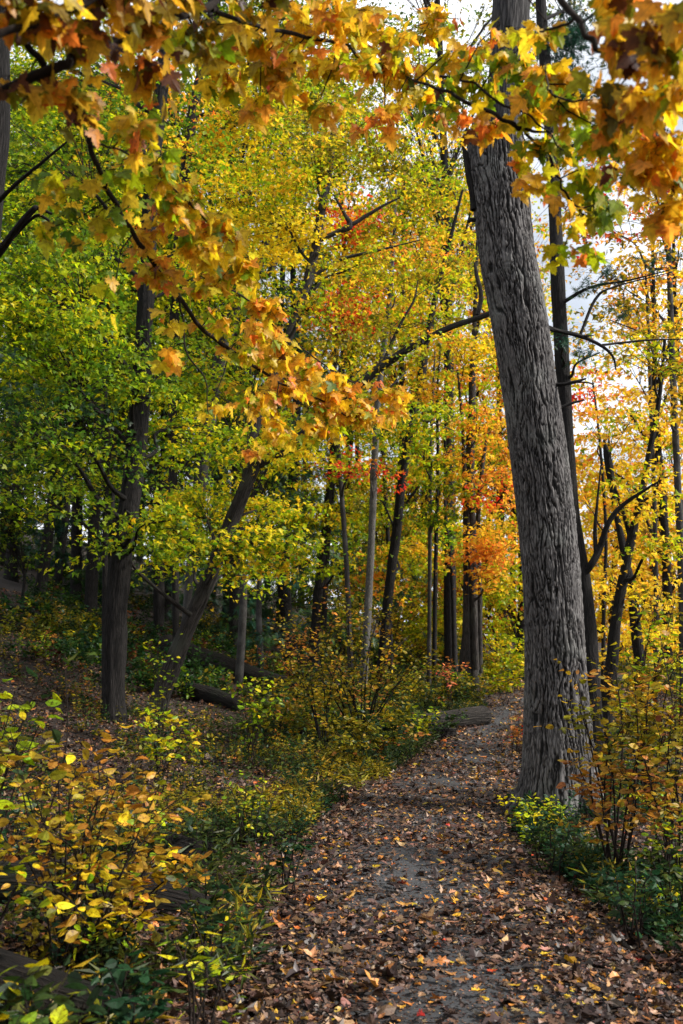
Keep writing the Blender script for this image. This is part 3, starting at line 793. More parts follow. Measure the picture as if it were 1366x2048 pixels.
    Q = np.stack([i + j, i + j2, i + ns + j2, i + ns + j], -1).reshape(-1, 4)
    # cap: rotten, sunken
    rim = V[-1]; inner = C[-1] + (rim - C[-1]) * .55 - tan[-1] * .16
    nv = len(VV); VV = np.vstack([VV, inner, (C[-1] - tan[-1] * .2)[None]]); BB = np.vstack([BB, inner, C[-1][None]]); tintv = np.vstack([tintv, np.full((ns + 1, 4), .3)])
    jj = np.arange(ns); jn = (jj + 1) % ns
    Q2 = np.stack([(nr - 1) * ns + jj, (nr - 1) * ns + jn, nv + jn, nv + jj], -1)
    T3 = np.stack([nv + jj, nv + jn, np.full(ns, nv + ns)], -1)
    base = C[0].copy(); base[2] = float(height(base[0], base[1]))
    e = thing('oak_tree', 'big leaning grey trunk with deeply furrowed bark right beside the path', 'tree', base)
    make_mesh('trunk', VV, [np.vstack([Q, Q2]), T3], M_BARK_HERO, e, {'bark': BB, 'tint': tintv})
    # the living stem that continues behind the broken one
    T = Tubes()
    p, r = px_line([(1015, 420, Y0 + .25, 84), (1010, 300, Y0 + .25, 78), (1007, 200, Y0 + .25, 68), (1018, 90, Y0 + .25, 74), (1023, 0, Y0 + .25, 74), (1026, -160, Y0 + .25, 72), (1030, -420, Y0 + .2, 60), (1020, -700, Y0, 40)], 26)
    T.add(p, r, 48, lump=.08, seed=4, ripple=.16)
    T.build('stem', M_BARK_STEM, e)
    # splintered shard on the left of the break and small stubs
    T = Tubes()
    p, r = px_line([(950, 420, Y0 - .05, 18), (940, 350, Y0 - .05, 16), (932, 310, Y0 - .05, 12), (925, 292, Y0 - .05, 3)], 5)
    T.add(p, r, 7, lump=.3, seed=5); T.build('splinter', M_BARK_D, e); T = Tubes()
    p, r = px_line([(950, 440, Y0 - .1, 10), (941, 440, Y0 - .12, 9), (938, 444, Y0 - .14, 6)], 4); T.add(p, r, 7, cap=True)
    T.build('branch_stub', M_BARK_D, e)
    for st in ([(1096, 770, Y0 - .05, 10), (1125, 769, Y0 - .15, 8), (1150, 764, Y0 - .2, 7), (1172, 757, Y0 - .2, 3)],
               [(1150, 764, Y0 - .2, 4), (1180, 766, Y0 - .2, 3), (1190, 775, Y0 - .2, 1.5)],
               [(1092, 655, Y0, 12), (1118, 662, Y0 + .1, 9), (1160, 672, Y0 + .2, 9), (1200, 690, Y0 + .3, 7), (1225, 712, Y0 + .3, 5), (1232, 740, Y0 + .3, 3)],
               [(1160, 671, Y0 + .2, 6), (1190, 600, Y0 + .3, 6), (1225, 575, Y0 + .3, 4), (1340, 545, Y0 + .4, 2)],
               [(1165, 672, Y0 + .2, 5), (1188, 671, Y0 + .2, 2)],
               [(1110, 820, Y0 + .2, 8), (1145, 806, Y0 + .2, 6), (1170, 800, Y0 + .2, 2)],
               [(1205, 690, Y0 + .3, 5), (1240, 686, Y0 + .4, 5), (1300, 680, Y0 + .5, 4), (1370, 678, Y0 + .6, 2)]):
        p, r = px_line(st, 6); Tubes().add(p, r, 8, lump=.15, seed=2).build('branch', M_BARK_D, e)
hero_tree()

# ------------------------------------------------------------------ named trees of the middle distance
GY = {'ygreen': .6, 'green': .3, 'yellow': .1}
GG = {'green': .65, 'ygreen': .35}
YY = {'yellow': .75, 'ygreen': .25}
OY = {'olive': .4, 'ygreen': .4, 'yellow': .1, 'gold': .1}
OO = {'orange': .6, 'gold': .4}
RR_ = {'red': .6, 'orange': .3, 'gold': .1}
YO = {'yellow': .35, 'gold': .35, 'ygreen': .2, 'orange': .1}
DG = {'dark': .6, 'green': .4}

tree('maple_tree', 'thick dark upright trunk on the left behind the yellow bush', [
        (226, 1452, 15, 52), (226, 1380, 15, 46), (234, 1200, 15, 46), (250, 1060, 15, 42), (272, 900, 15, 42), (286, 700, 15, 34), (292, 600, 15, 32), (300, 420, 15, 30), (314, 250, 15, 28), (330, 100, 15, 24), (345, -80, 15.2, 18), (350, -300, 15.5, 8)],
     [(120, 330, 14.5, 190, 120, GG, .9), (70, 560, 13.5, 160, 110, GG, 1.0), (190, 510, 16.4, 110, 80, GY, .7), (390, 560, 15.6, 60, 60, GY, .6), (120, 700, 13.5, 170, 100, GG, 1.1), (330, 740, 15.6, 100, 80, GG, .7), (280, 770, 13.4, 80, 30, GG, .6),
      (60, 860, 13, 150, 80, DG, .8), (200, 960, 16.5, 130, 50, GG, .7), (90, 1000, 14, 110, 35, {'green': .7, 'ygreen': .3}, .6), (150, 880, 13, 90, 30, GG, .6), (340, 1040, 14, 70, 45, GY, .7), (250, 1020, 13, 60, 25, GG, .6), (250, 250, 16, 150, 120, {'green': .5, 'ygreen': .3, 'gold': .2}, .7),
      (120, 130, 16, 160, 100, GY, .5), (400, 850, 16, 120, 60, GY, .6)], 101, M_BARK_D, lsize=.08, kind='maple', nseg=48, flare=.1, ripple=.22)

tree('maple_tree', 'leaning trunk that forks and arches right behind the big grey trunk', [
        (312, 1425, 17, 44), (330, 1370, 17, 36), (370, 1270, 17, 31), (412, 1170, 17, 29), (452, 1070, 17, 28), (490, 975, 17, 27), (510, 925, 17, 25), (505, 880, 17, 18), (530, 805, 17.2, 17), (560, 720, 17.5, 17), (598, 620, 17.8, 18), (622, 540, 18, 19), (640, 440, 18, 17), (660, 330, 18.4, 13), (668, 240, 18.5, 8)],
     [(430, 1090, 15.5, 100, 35, {'ygreen': .55, 'yellow': .25, 'green': .2}, .9), (400, 1010, 18.5, 120, 60, {'ygreen': .55, 'yellow': .25, 'green': .2}, 1.0), (550, 1090, 16, 80, 55, {'ygreen': .5, 'green': .3, 'gold': .2}, 1.0), (480, 1150, 18.5, 90, 35, GY, .7), (350, 1080, 18, 90, 60, GY, .9), (520, 1020, 18.4, 70, 45, {'yellow': .5, 'ygreen': .5}, .8), (480, 1080, 15.2, 60, 20, {'yellow': .5, 'ygreen': .5}, .8),
      (560, 900, 17, 80, 40, YY, .9), (640, 330, 18, 120, 90, OY, .8), (720, 740, 16, 60, 25, OY, .6), (830, 700, 15.6, 70, 25, OY, .6), (620, 600, 17, 60, 50, OY, .6), (560, 430, 18, 100, 60, YY, 1.1), (800, 640, 17.5, 90, 50, OY, .6), (900, 560, 17.5, 80, 50, OY, .5), (700, 540, 18, 80, 60, OY, .5), (250, 1100, 15, 90, 40, GG, .6)], 102, M_BARK, lsize=.085, kind='maple', flare=.15, ripple=.2,
     extra=[[(508, 930, 17, 24), (540, 915, 17, 20), (580, 892, 17, 19), (625, 850, 17, 16), (690, 795, 17, 18), (740, 750, 17, 20), (770, 728, 16.8, 18), (830, 690, 16.4, 14), (900, 655, 16, 12), (985, 625, 15.6, 11), (1040, 590, 15.4, 8)],
            [(955, 630, 15.8, 10), (962, 590, 15.8, 9), (953, 550, 15.8, 8), (950, 525, 15.8, 5)],
            [(640, 480, 18, 10), (672, 465, 18, 10), (700, 452, 18, 13), (690, 430, 18, 7), (668, 390, 18, 4)],
            [(700, 452, 18, 9), (760, 415, 18, 6), (800, 395, 18, 3)],
            [(615, 560, 18, 9), (680, 520, 18, 7), (760, 500, 18, 5), (840, 480, 18, 2)],
            [(760, 740, 17, 9), (800, 650, 17, 6), (828, 600, 17, 4), (836, 560, 17, 2)]], nseg=40, lump=.14)

tree('young_tree', 'thin dark stem just left of the upright dark trunk', [(209, 1420, 16.5, 12), (210, 1200, 16.5, 12), (212, 1000, 16.5, 11), (214, 850, 16.5, 10), (200, 700, 16.5, 8), (185, 640, 16.5, 6)],
     [(180, 620, 16, 90, 60, GG, .7), (110, 780, 15.6, 110, 50, GG, .7), (30, 740, 15.6, 90, 50, GG, .7), (240, 800, 15.5, 80, 40, GG, .6)], 103, M_BARK_D, kind='maple', nseg=8,
     extra=[[(213, 960, 16.5, 6), (222, 905, 16.4, 5), (235, 860, 16.4, 3)], [(190, 650, 16.5, 4), (215, 600, 16.4, 3), (250, 570, 16.4, 2)]])

tree('old_tree', 'pale grey leaning trunk glimpsed between the boughs, left of centre', [(360, 1372, 24, 14), (372, 1230, 24, 16), (392, 1040, 24, 22), (408, 920, 24, 24), (430, 780, 24, 26), (457, 655, 24, 28), (500, 560, 24, 26), (540, 480, 24, 26), (590, 420, 24, 22), (640, 340, 24.5, 12)],
     [(500, 380, 23, 150, 60, YY, 1.2), (420, 520, 22, 120, 60, YY, 1.0), (330, 640, 22, 110, 60, GY, .8), (560, 480, 22, 80, 60, YY, 1.0), (380, 780, 22, 120, 60, GY, .8), (430, 880, 21, 130, 60, GY, .8), (600, 250, 23, 140, 90, OY, .8)], 104, M_BARK_G, lsize=.12,
     extra=[[(510, 540, 24, 16), (540, 545, 24, 14), (575, 440, 24, 12), (600, 400, 24, 8)]])

tree('tall_tree', 'tall dark twisting stem high in the upper left canopy', [(352, 1350, 21, 12), (350, 1100, 21, 15), (345, 850, 21, 18), (350, 600, 21, 20), (366, 400, 21, 22), (372, 320, 21, 19), (384, 240, 21, 22), (398, 160, 21, 16), (415, 100, 21, 13), (425, -60, 21, 10)],
     [(330, 190, 20, 120, 60, {'gold': .5, 'orange': .4, 'yellow': .1}, .6), (470, 270, 20, 110, 50, {'yellow': .5, 'gold': .3, 'ygreen': .2}, .9), (520, 200, 20, 120, 70, OY, .7), (210, 400, 19.5, 120, 60, {'ygreen': .6, 'gold': .4}, .6), (560, 330, 19.5, 110, 50, GY, .7), (300, 470, 19.5, 110, 60, {'ygreen': .5, 'orange': .2, 'yellow': .3}, .8)], 105, M_BARK_D, lsize=.115,
     extra=[[(388, 230, 21, 8), (450, 228, 21, 6), (560, 260, 20.6, 3)], [(390, 270, 21, 7), (440, 272, 21, 6), (480, 285, 21, 5), (520, 305, 20.8, 3)]])

tree('twin_trunk_tree', 'dark twin trunk rising from the slope in the middle left', [(632, 1250, 27, 22), (640, 1150, 27, 19), (650, 1060, 27, 16), (664, 920, 27, 13), (680, 760, 27, 12), (700, 600, 27, 10), (720, 440, 27, 7)],
     [(650, 1030, 26, 90, 40, {'yellow': .5, 'ygreen': .5}, .8), (700, 960, 26, 80, 40, OY, .8), (690, 840, 26, 100, 60, {'ygreen': .5, 'olive': .4, 'gold': .1}, .8), (700, 450, 25, 85, 50, RR_, 1.2), (720, 540, 26.5, 90, 50, OY, .6), (690, 1120, 26, 60, 30, GY, .7)], 106, M_BARK_D, lsize=.13,
     extra=[[(644, 1255, 27.05, 18), (650, 1150, 27.05, 15), (657, 1060, 27.05, 12), (672, 900, 27.05, 9), (690, 700, 27, 6)]])

tree('slender_tree', 'very slim pale stem between the twin trunk and the white trunk', [(699, 1275, 23, 11), (694, 1150, 23, 10), (687, 1040, 23, 10), (678, 920, 23, 9), (670, 780, 23, 7), (672, 650, 23, 5), (678, 540, 23, 3)],
     [(680, 620, 22.6, 80, 50, {'red': .5, 'orange': .3, 'olive': .2}, .9), (670, 700, 22.5, 80, 50, OY, .7), (740, 610, 22.5, 60, 40, {'orange': .4, 'red': .3, 'olive': .3}, .7), (700, 920, 22, 60, 40, {'red': .6, 'ygreen': .4}, .5)], 107, M_BARK_G, lsize=.10, nseg=8)

tree('birch_tree', 'slim trunk with whitish bark below, left of the slanting dark trunk', [(728, 1345, 21, 17), (732, 1280, 21, 16), (738, 1180, 21, 15), (743, 1080, 21, 14), (748, 950, 21, 14), (754, 830, 21, 13), (760, 760, 21, 12), (775, 640, 21, 11), (785, 520, 21, 8), (792, 380, 21, 5)],
     [(760, 560, 20.5, 90, 60, {'yellow': .4, 'ygreen': .4, 'orange': .2}, .7), (800, 440, 20.5, 100, 60, OY, .7), (760, 300, 20.5, 120, 70, OY, .8), (800, 870, 20, 60, 30, GY, .7), (850, 830, 20, 80, 35, GY, .8), (740, 940, 20.4, 50, 35, RR_, .3)], 108, M_BARK_W, lsize=.105,
     extra=[[(752, 880, 21, 6), (790, 850, 20.7, 5), (850, 842, 20.2, 4), (910, 862, 20, 2)], [(757, 800, 21, 6), (785, 770, 20.8, 4), (812, 745, 20.8, 2)]])

tree('slanting_tree', 'dark trunk slanting to the right above the shrubs at the centre', [(771, 1260, 25, 22), (778, 1180, 25, 20), (792, 1070, 25, 19), (806, 950, 25, 18), (824, 840, 25, 17), (842, 760, 25, 18), (852, 690, 25, 15), (872, 590, 25, 11), (900, 480, 25, 8), (925, 380, 25, 5)],
     [(870, 520, 26.6, 120, 70, {'yellow': .4, 'ygreen': .35, 'gold': .25}, .8), (860, 650, 26.6, 100, 50, {'ygreen': .5, 'yellow': .3, 'orange': .2}, .7), (860, 760, 26.6, 60, 25, {'red': .5, 'orange': .3, 'gold': .2}, .5), (830, 930, 26.6, 70, 60, {'ygreen': .5, 'gold': .3, 'green': .2}, .7), (900, 380, 26.6, 110, 70, {'ygreen': .5, 'gold': .5}, .6), (830, 1090, 26.6, 60, 60, {'gold': .5, 'ygreen': .5}, .8), (760, 1000, 26.6, 50, 60, GY, .6)], 109, M_BARK_D, lsize=.12)

tree('slender_tree', 'thin dark stem standing close left of the slanting dark trunk', [(779, 1200, 28, 9), (776, 1080, 28, 8), (770, 960, 28, 8), (764, 880, 28, 7), (756, 780, 28, 4)],
     [(765, 1150, 27, 60, 60, {'orange': .35, 'gold': .35, 'ygreen': .3}, .8), (770, 860, 27, 60, 60, GY, .6)], 110, M_BARK_D, lsize=.13, nseg=8)

tree('slender_tree', 'left stem of the close pair of thin dark trunks at the centre', [(858, 1330, 24, 9), (859, 1200, 24, 8), (860, 1050, 24, 8), (861, 900, 24, 7), (866, 780, 24, 5), (870, 700, 24, 3)],
     [(880, 1010, 23.5, 40, 60, {'green': .7, 'ygreen': .3}, .6), (850, 900, 23.5, 50, 50, GY, .6)], 111, M_BARK_G, lsize=.12, nseg=8)
tree('slender_tree', 'right stem of the close pair of thin dark trunks at the centre', [(869, 1325, 24.4, 9), (870, 1200, 24.4, 9), (873, 1050, 24.4, 8), (876, 920, 24.4, 7), (874, 800, 24.4, 5), (880, 700, 24.4, 3)],
     [(900, 950, 24, 50, 50, GY, .6), (880, 780, 24, 70, 50, {'gold': .4, 'ygreen': .6}, .7)], 112, M_BARK_D, lsize=.12, nseg=8)
tree('slender_tree', 'slightly crooked thin dark stem left of the clustered trunks', [(909, 1316, 26, 9), (906, 1200, 26, 8), (902, 1110, 26, 8), (893, 1050, 26, 7), (889, 960, 26, 5), (892, 860, 26, 3)],
     [(880, 1080, 25.5, 40, 60, GG, .5), (900, 900, 25.5, 50, 50, {'gold': .6, 'ygreen': .4}, .6)], 113, M_BARK_D, lsize=.12, nseg=8)
tree('slender_tree', 'faint grey thin stem between the pair and the crooked stem', [(894, 1325, 30, 7), (895, 1220, 30, 6), (896, 1120, 30, 6), (897, 1000, 30, 4), (890, 900, 30, 3)],
     [(900, 1030, 29.5, 30, 60, {'green': .5, 'yellow': .5}, .5)], 114, M_BARK_G, lsize=.14, nseg=8)

tree('clustered_tree', 'cluster of brown trunks sharing one base where the path disappears', [(946, 1350, 23.5, 24), (946, 1280, 23.5, 20), (945, 1150, 23.5, 20), (942, 1040, 23.5, 19), (940, 920, 23.5, 18), (944, 800, 23.5, 15), (945, 740, 23.5, 13), (950, 620, 23.5, 9), (955, 480, 23.5, 6)],
     [(990, 1090, 22.5, 60, 60, {'orange': .65, 'gold': .35}, 1.2), (985, 960, 22.8, 50, 60, {'orange': .5, 'gold': .3, 'red': .2}, .9), (960, 850, 22.8, 70, 60, {'orange': .45, 'gold': .35, 'ygreen': .2}, .9), (920, 700, 22.8, 80, 50, YO, .8), (960, 560, 23, 70, 50, OY, .6), (1000, 1150, 22.5, 50, 30, OO, .8), (920, 990, 23, 40, 50, {'gold': .5, 'ygreen': .5}, .6)], 115, M_BARK, lsize=.11,
     extra=[[(928, 1345, 23.3, 26), (932, 1250, 23.3, 14), (931, 1100, 23.3, 10), (929, 960, 23.3, 9), (925, 850, 23.3, 7), (915, 740, 23.3, 4)], [(960, 1345, 23.7, 12), (959, 1200, 23.7, 11), (956, 1050, 23.7, 10), (962, 960, 23.7, 9), (975, 860, 23.7, 5)],
            [(952, 1340, 23.2, 14), (948, 1220, 23.2, 11), (938, 1100, 23.2, 8), (935, 1000, 23.2, 5)]])

tree('pine_tree', 'straight dark pine trunk rising directly behind the big grey trunk', [(1182, 1350, 13, 36), (1176, 1250, 13, 32), (1165, 1150, 13, 30), (1150, 1050, 13, 26), (1138, 930, 13, 26), (1128, 780, 13, 29), (1120, 650, 13, 28), (1115, 540, 13, 28), (1110, 420, 13.2, 26), (1100, 250, 13.5, 24), (1085, 60, 14, 22), (1075, -100, 14, 18)],
     [(1110, 80, 14, 60, 50, 'teal', 1.3), (1180, 190, 13.6, 50, 50, 'teal', .9), (1290, 260, 13.6, 60, 40, 'teal', .7), (1180, 560, 12.6, 55, 30, {'teal': .7, 'dark': .3}, .8), (1130, 690, 12.4, 40, 16, {'teal': .7, 'dark': .3}, .7), (1250, 610, 12.6, 60, 25, {'teal': .5, 'dark': .5}, .4), (1200, 705, 12.6, 50, 12, {'teal': 1}, .5), (1340, 520, 12.8, 30, 20, 'teal', .5), (1140, 20, 15, 120, 60, 'teal', .8)], 116, M_BARK_D, lsize=.15, kind='needle', mat_l=M_EVER, spray_r=.35, cover_k=1.5,
     extra=[[(1165, 1150, 13, 16), (1182, 1130, 12.9, 15), (1200, 1095, 12.9, 14), (1215, 1050, 12.8, 11), (1240, 1015, 12.8, 9), (1290, 980, 12.7, 6), (1340, 950, 12.6, 3)], [(1192, 1110, 12.9, 9), (1190, 1060, 12.9, 8), (1195, 1000, 12.9, 5), (1202, 930, 12.9, 3)],
            [(1118, 610, 13, 9), (1180, 575, 12.8, 6), (1260, 560, 12.7, 4), (1340, 540, 12.6, 2)]])

# right-hand edge
tree('crooked_tree', 'dark crooked tree crossing another behind the rusty bushes on the right', [(1222, 1340, 14, 26), (1232, 1240, 14, 22), (1248, 1150, 14, 20), (1262, 1080, 14, 18), (1280, 1000, 14, 15), (1300, 900, 14, 12), (1318, 800, 14, 9), (1330, 680, 14, 5)],
     [(1310, 700, 13.6, 90, 70, {'gold': .4, 'olive': .4, 'ygreen': .2}, .6), (1250, 840, 13.5, 70, 50, {'gold': .5, 'ygreen': .5}, .45), (1320, 950, 13.2, 70, 60, {'yellow': .4, 'ygreen': .3, 'gold': .3}, .7), (1330, 1100, 13, 60, 60, {'ygreen': .5, 'gold': .5}, .7), (1240, 1010, 13.4, 50, 40, YO, .4)], 117, M_BARK_D, lsize=.085,
     extra=[[(1262, 1085, 14, 9), (1245, 1020, 14, 8), (1225, 960, 14, 6), (1215, 900, 14, 3)]])
tree('crooked_tree', 'black trunk leaning left behind the rusty bushes on the right', [(1284, 1360, 15, 20), (1272, 1260, 15, 22), (1264, 1180, 15, 18), (1245, 1090, 15, 14), (1228, 1000, 15, 12), (1216, 920, 15, 16), (1208, 880, 15, 4)],
     [(1220, 1160, 14.5, 40, 50, {'gold': .6, 'yellow': .4}, .5), (1290, 1200, 14.5, 60, 60, {'gold': .5, 'yellow': .5}, .6)], 118, M_BARK_D, lsize=.09)
tree('grey_tree', 'straight pale grey stem near the right edge of the wood', [(1368, 1330, 16, 18), (1364, 1150, 16, 16), (1356, 980, 16, 14), (1348, 800, 16, 13), (1342, 650, 16, 12), (1338, 520, 16, 11), (1330, 380, 16, 9), (1325, 200, 16, 7)],
     [(1290, 560, 15.5, 100, 60, {'gold': .35, 'olive': .4, 'orange': .25}, .5), (1220, 640, 15.5, 80, 60, {'olive': .4, 'gold': .4, 'ygreen': .2}, .35), (1310, 420, 15.5, 90, 60, {'olive': .4, 'gold': .3, 'red': .3}, .6), (1190, 450, 15.5, 60, 70, {'orange': .4, 'olive': .3, 'red': .3}, .5), (1340, 800, 15.5, 60, 60, {'gold': .6, 'olive': .4}, .5), (1200, 330, 16, 80, 50, {'red': .4, 'gold': .3, 'teal': .3}, .35)], 119, M_BARK_G, lsize=.095)
tree('slender_tree', 'thin dark stem in front of the pale sky, right of the pine', [(1206, 1350, 20, 9), (1208, 1200, 20, 8), (1212, 1080, 20, 7), (1206, 960, 20, 6), (1196, 850, 20, 5), (1185, 760, 20, 3)],
     [(1175, 770, 19.5, 35, 40, {'red': .6, 'orange': .4}, .8), (1185, 860, 19.5, 50, 40, {'orange': .4, 'gold': .6}, .6), (1200, 1170, 19.5, 50, 40, {'yellow': .6, 'gold': .4}, .8), (1165, 1000, 19.5, 30, 60, OO, .3)], 120, M_BARK_D, lsize=.10, nseg=8)
tree('slender_tree', 'thin brown upright stem among the yellow leaves at the right', [(1312, 1340, 18, 10), (1312, 1150, 18, 9), (1308, 980, 18, 9), (1302, 820, 18, 8), (1296, 650, 18, 6), (1290, 520, 18, 4)],
     [(1260, 740, 17.5, 70, 50, {'gold': .5, 'ygreen': .5}, .4), (1330, 880, 17.5, 60, 50, YO, .6), (1290, 1270, 17.5, 80, 50, {'gold': .7, 'yellow': .3}, .9)], 121, M_BARK, lsize=.10, nseg=8)

# near trunk cut by the left edge of the view, it leans out of the frame
tree('leaning_tree', 'rough dark trunk cut off by the left edge below the top bough', [(-150, 1700, 7.5, 70), (-110, 1300, 7.5, 62), (-70, 900, 7.5, 56), (-28, 500, 7.5, 50), (-10, 330, 7.5, 46), (-2, 230, 7.5, 42), (0, 60, 7.5, 38), (5, -150, 7.5, 30)],
     [(-60, -160, 7.5, 150, 60, GG, .8)], 122, M_BARK_D, lsize=.11, kind='maple', nseg=24,
     extra=[[(-30, 530, 7.5, 22), (0, 502, 7.2, 17), (35, 455, 7.0, 14), (66, 420, 6.9, 12), (76, 416, 6.9, 9), (104, 428, 6.9, 5)],
            [(20, 482, 7.1, 6), (68, 434, 6.95, 6), (90, 436, 6.95, 6), (108, 452, 6.9, 4)],
            [(-20, 420, 7.4, 10), (30, 370, 7.2, 8), (90, 320, 7.0, 6), (150, 270, 6.9, 3)]])

# ------------------------------------------------------------------ hillside woods and back row: each its own tree
def generic_tree(name, label, px, Y, wid, H, pal, seed, crown=(.3, 1.0), spread=3.2, mat=None, lean=0.0, n_cl=9, cover=1.0, lsize=.15, kind='star', evergreen=False, group=None):
    rng = np.random.default_rng(seed)
    b = G(px, 1250, Y)
    top = b + np.array([lean * H + rng.normal(0, .3), rng.normal(0, .4), H])
    mids = [b + (top - b) * t + rng.normal(0, .12, 3) * np.array([1, 1, 0]) * (1 if 0 < t < 1 else 0) for t in np.linspace(0, 1, 6)]
    mids[0] = b - np.array([0, 0, .2])
    s = catmull(np.array(mids), 6)
    rr = np.linspace(wid / 2, wid * .12, len(s))
    Tt = Tubes().add(s, rr, 10, lump=.1, seed=seed, flare=.3)
    T, L, limbs = Tubes(), Leaves(), []
    for k in range(n_cl):
        t = crown[0] + (crown[1] - crown[0]) * (k + .5) / n_cl
        a = rng.random() * 6.283
        if evergreen:
            rad = spread * (1.15 - t) ; ax = np.array([rad, rad, H / n_cl * .45])
            C = b + (top - b) * t
        else:
            prof = math.sin(math.pi * (.15 + .8 * (t - crown[0]) / (crown[1] - crown[0])))
            rad = spread * prof * rng.uniform(.4, .8)
            C = b + (top - b) * t + np.array([math.cos(a), math.sin(a), 0]) * rad
            ax = np.array([1, 1, .55]) * spread * rng.uniform(.42, .62)
        kk = max(1, int(t * len(s)) - 5); A = s[min(kk, len(s) - 1)]
        if not evergreen:
            q = catmull(np.array([A, (A + C) / 2 + np.array([0, 0, .25]), C]), 4)
            limbs.append(Tubes().add(q, np.linspace(min(rr[min(kk, len(rr) - 1)] * .6, .07), .015, len(q)), 5))
        area = math.pi * ax[0] * ax[2]
        nl = cover * area / (LEAF_AREA[kind] * lsize ** 2 * .55)
        spray_leaves(L, T, C, ax, max(2, int(nl / 40)), 40, lsize, pal, rng, kind, .95, .22, .15, start=A if not evergreen else None, twig=.012)
    return finish_tree(name, label, 'tree', b, Tt, mat or M_BARK_D, T, mat or M_BARK_D, L, M_EVER if evergreen else M_LEAF, group, limbs)

generic_tree('hillside_tree', 'dark bare trunk at the far left edge of the hilltop', 17, 33, .42, 17, GG, 201, (.35, 1), 3.6)
generic_tree('hillside_tree', 'dark trunk on the hilltop with a brush of green leaves, second from the left edge', 76, 30, .36, 16, GG, 202, (.38, 1), 3.6)
generic_tree('hillside_tree', 'thin trunk on the hilltop between two thicker dark ones', 111, 36, .28, 17, {'green': .5, 'ygreen': .5}, 203, (.35, 1), 3.2)
generic_tree('hillside_tree', 'forked looking dark trunk on the hilltop left of the thin dark stem', 150, 32, .38, 18, GG, 204, (.4, 1), 3.6)
generic_tree('hillside_tree', 'thick black trunk on the hilltop nearest the upright dark trunk', 180, 28, .38, 16, {'green': .7, 'dark': .3}, 205, (.4, 1), 3.2)
generic_tree('hillside_tree', 'straight dark trunk on the slope hidden behind the leaning trunk', 318, 30, .35, 17, GG, 206, (.35, 1), 3.4)
generic_tree('slender_tree', 'thin grey sapling trunk on the slope right of the leaning trunk', 478, 23, .2, 10, GY, 207, (.35, 1), 1.8, M_BARK_G, n_cl=5, lsize=.12)
generic_tree('slender_tree', 'thinnest grey trunk on the slope before the dark evergreens', 524, 26, .17, 9, GG, 208, (.4, 1), 1.6, M_BARK_G, n_cl=4, lsize=.12)
generic_tree('hemlock_tree', 'dark evergreen with drooping boughs behind the leaning trunk', 585, 31, .45, 15, {'dark': .7, 'teal': .3}, 209, (.04, 1), 3.4, evergreen=True, kind='needle', lsize=.36, n_cl=14, cover=1.6)
generic_tree('hemlock_tree', 'dark evergreen shadowing the hillside behind the upright dark trunk', 330, 34, .45, 16, {'dark': .7, 'teal': .3}, 210, (.04, 1), 3.8, evergreen=True, kind='needle', lsize=.36, n_cl=14, cover=1.6)
generic_tree('hemlock_tree', 'dark evergreen on the hilltop at the far left', 120, 42, .5, 15, {'dark': .8, 'teal': .2}, 211, (.15, 1), 4.2, evergreen=True, kind='needle', lsize=.36, n_cl=13, cover=1.3)
generic_tree('hemlock_tree', 'low dark evergreen between the two trunks at the left centre', 455, 38, .45, 14, {'dark': .6, 'teal': .4}, 212, (.04, 1), 3.6, evergreen=True, kind='needle', lsize=.38, n_cl=12, cover=1.4)

generic_tree('hemlock_tree', 'dark evergreen behind the bare trunks at the far left', 10, 38, .45, 15, {'dark': .8, 'teal': .2}, 213, (.03, 1), 4.0, evergreen=True, kind='needle', lsize=.38, n_cl=13, cover=1.3)
generic_tree('hemlock_tree', 'dark evergreen closing the gap left of the upright dark trunk', 205, 40, .45, 15, {'dark': .8, 'teal': .2}, 214, (.03, 1), 3.6, evergreen=True, kind='needle', lsize=.38, n_cl=13, cover=1.3)
for k, (px, Y, H, lab) in enumerate([(40, 27, 5.5, 'dark leafy understory tree below the hilltop at the left edge')]):
    generic_tree('understory_tree', lab, px, Y, .09, H, {'dark': .35, 'green': .5, 'olive': .15}, 220 + k, (.3, 1), 2.2, M_BARK_D, n_cl=9, cover=.9, lsize=.12)
for k, (px, Y, H, pl, lab) in enumerate([(760, 36, 6, {'olive': .5, 'ygreen': .5}, 'low olive understory tree behind the slanting trunk'), (835, 40, 6, {'gold': .4, 'ygreen': .6}, 'low gold and green understory tree behind the close pair of stems'),
                                     (905, 44, 6, {'green': .4, 'ygreen': .6}, 'low green understory tree behind the crooked stem'), (985, 34, 5, {'ygreen': .6, 'yellow': .4}, 'low yellow green understory tree where the path vanishes'),
                                     (680, 34, 5, {'green': .5, 'olive': .5}, 'low dull green understory tree behind the twin trunk')]):
    generic_tree('understory_tree', lab, px, Y, .09, H, pl, 240 + k, (.03, 1), 2.3, M_BARK_D, n_cl=9, cover=.9, lsize=.14)
generic_tree('forest_tree', 'very tall loose green crown reaching above the broken trunk', 900, 30, .4, 31, {'green': .4, 'olive': .4, 'ygreen': .2}, 260, (.45, 1), 4.2, M_BARK_D, n_cl=14, cover=.6, lsize=.15)
generic_tree('forest_tree', 'very tall green crown reaching above the top left boughs', 470, 30, .4, 33, GG, 261, (.5, 1), 4.6, M_BARK_D, n_cl=14, cover=.7, lsize=.15)
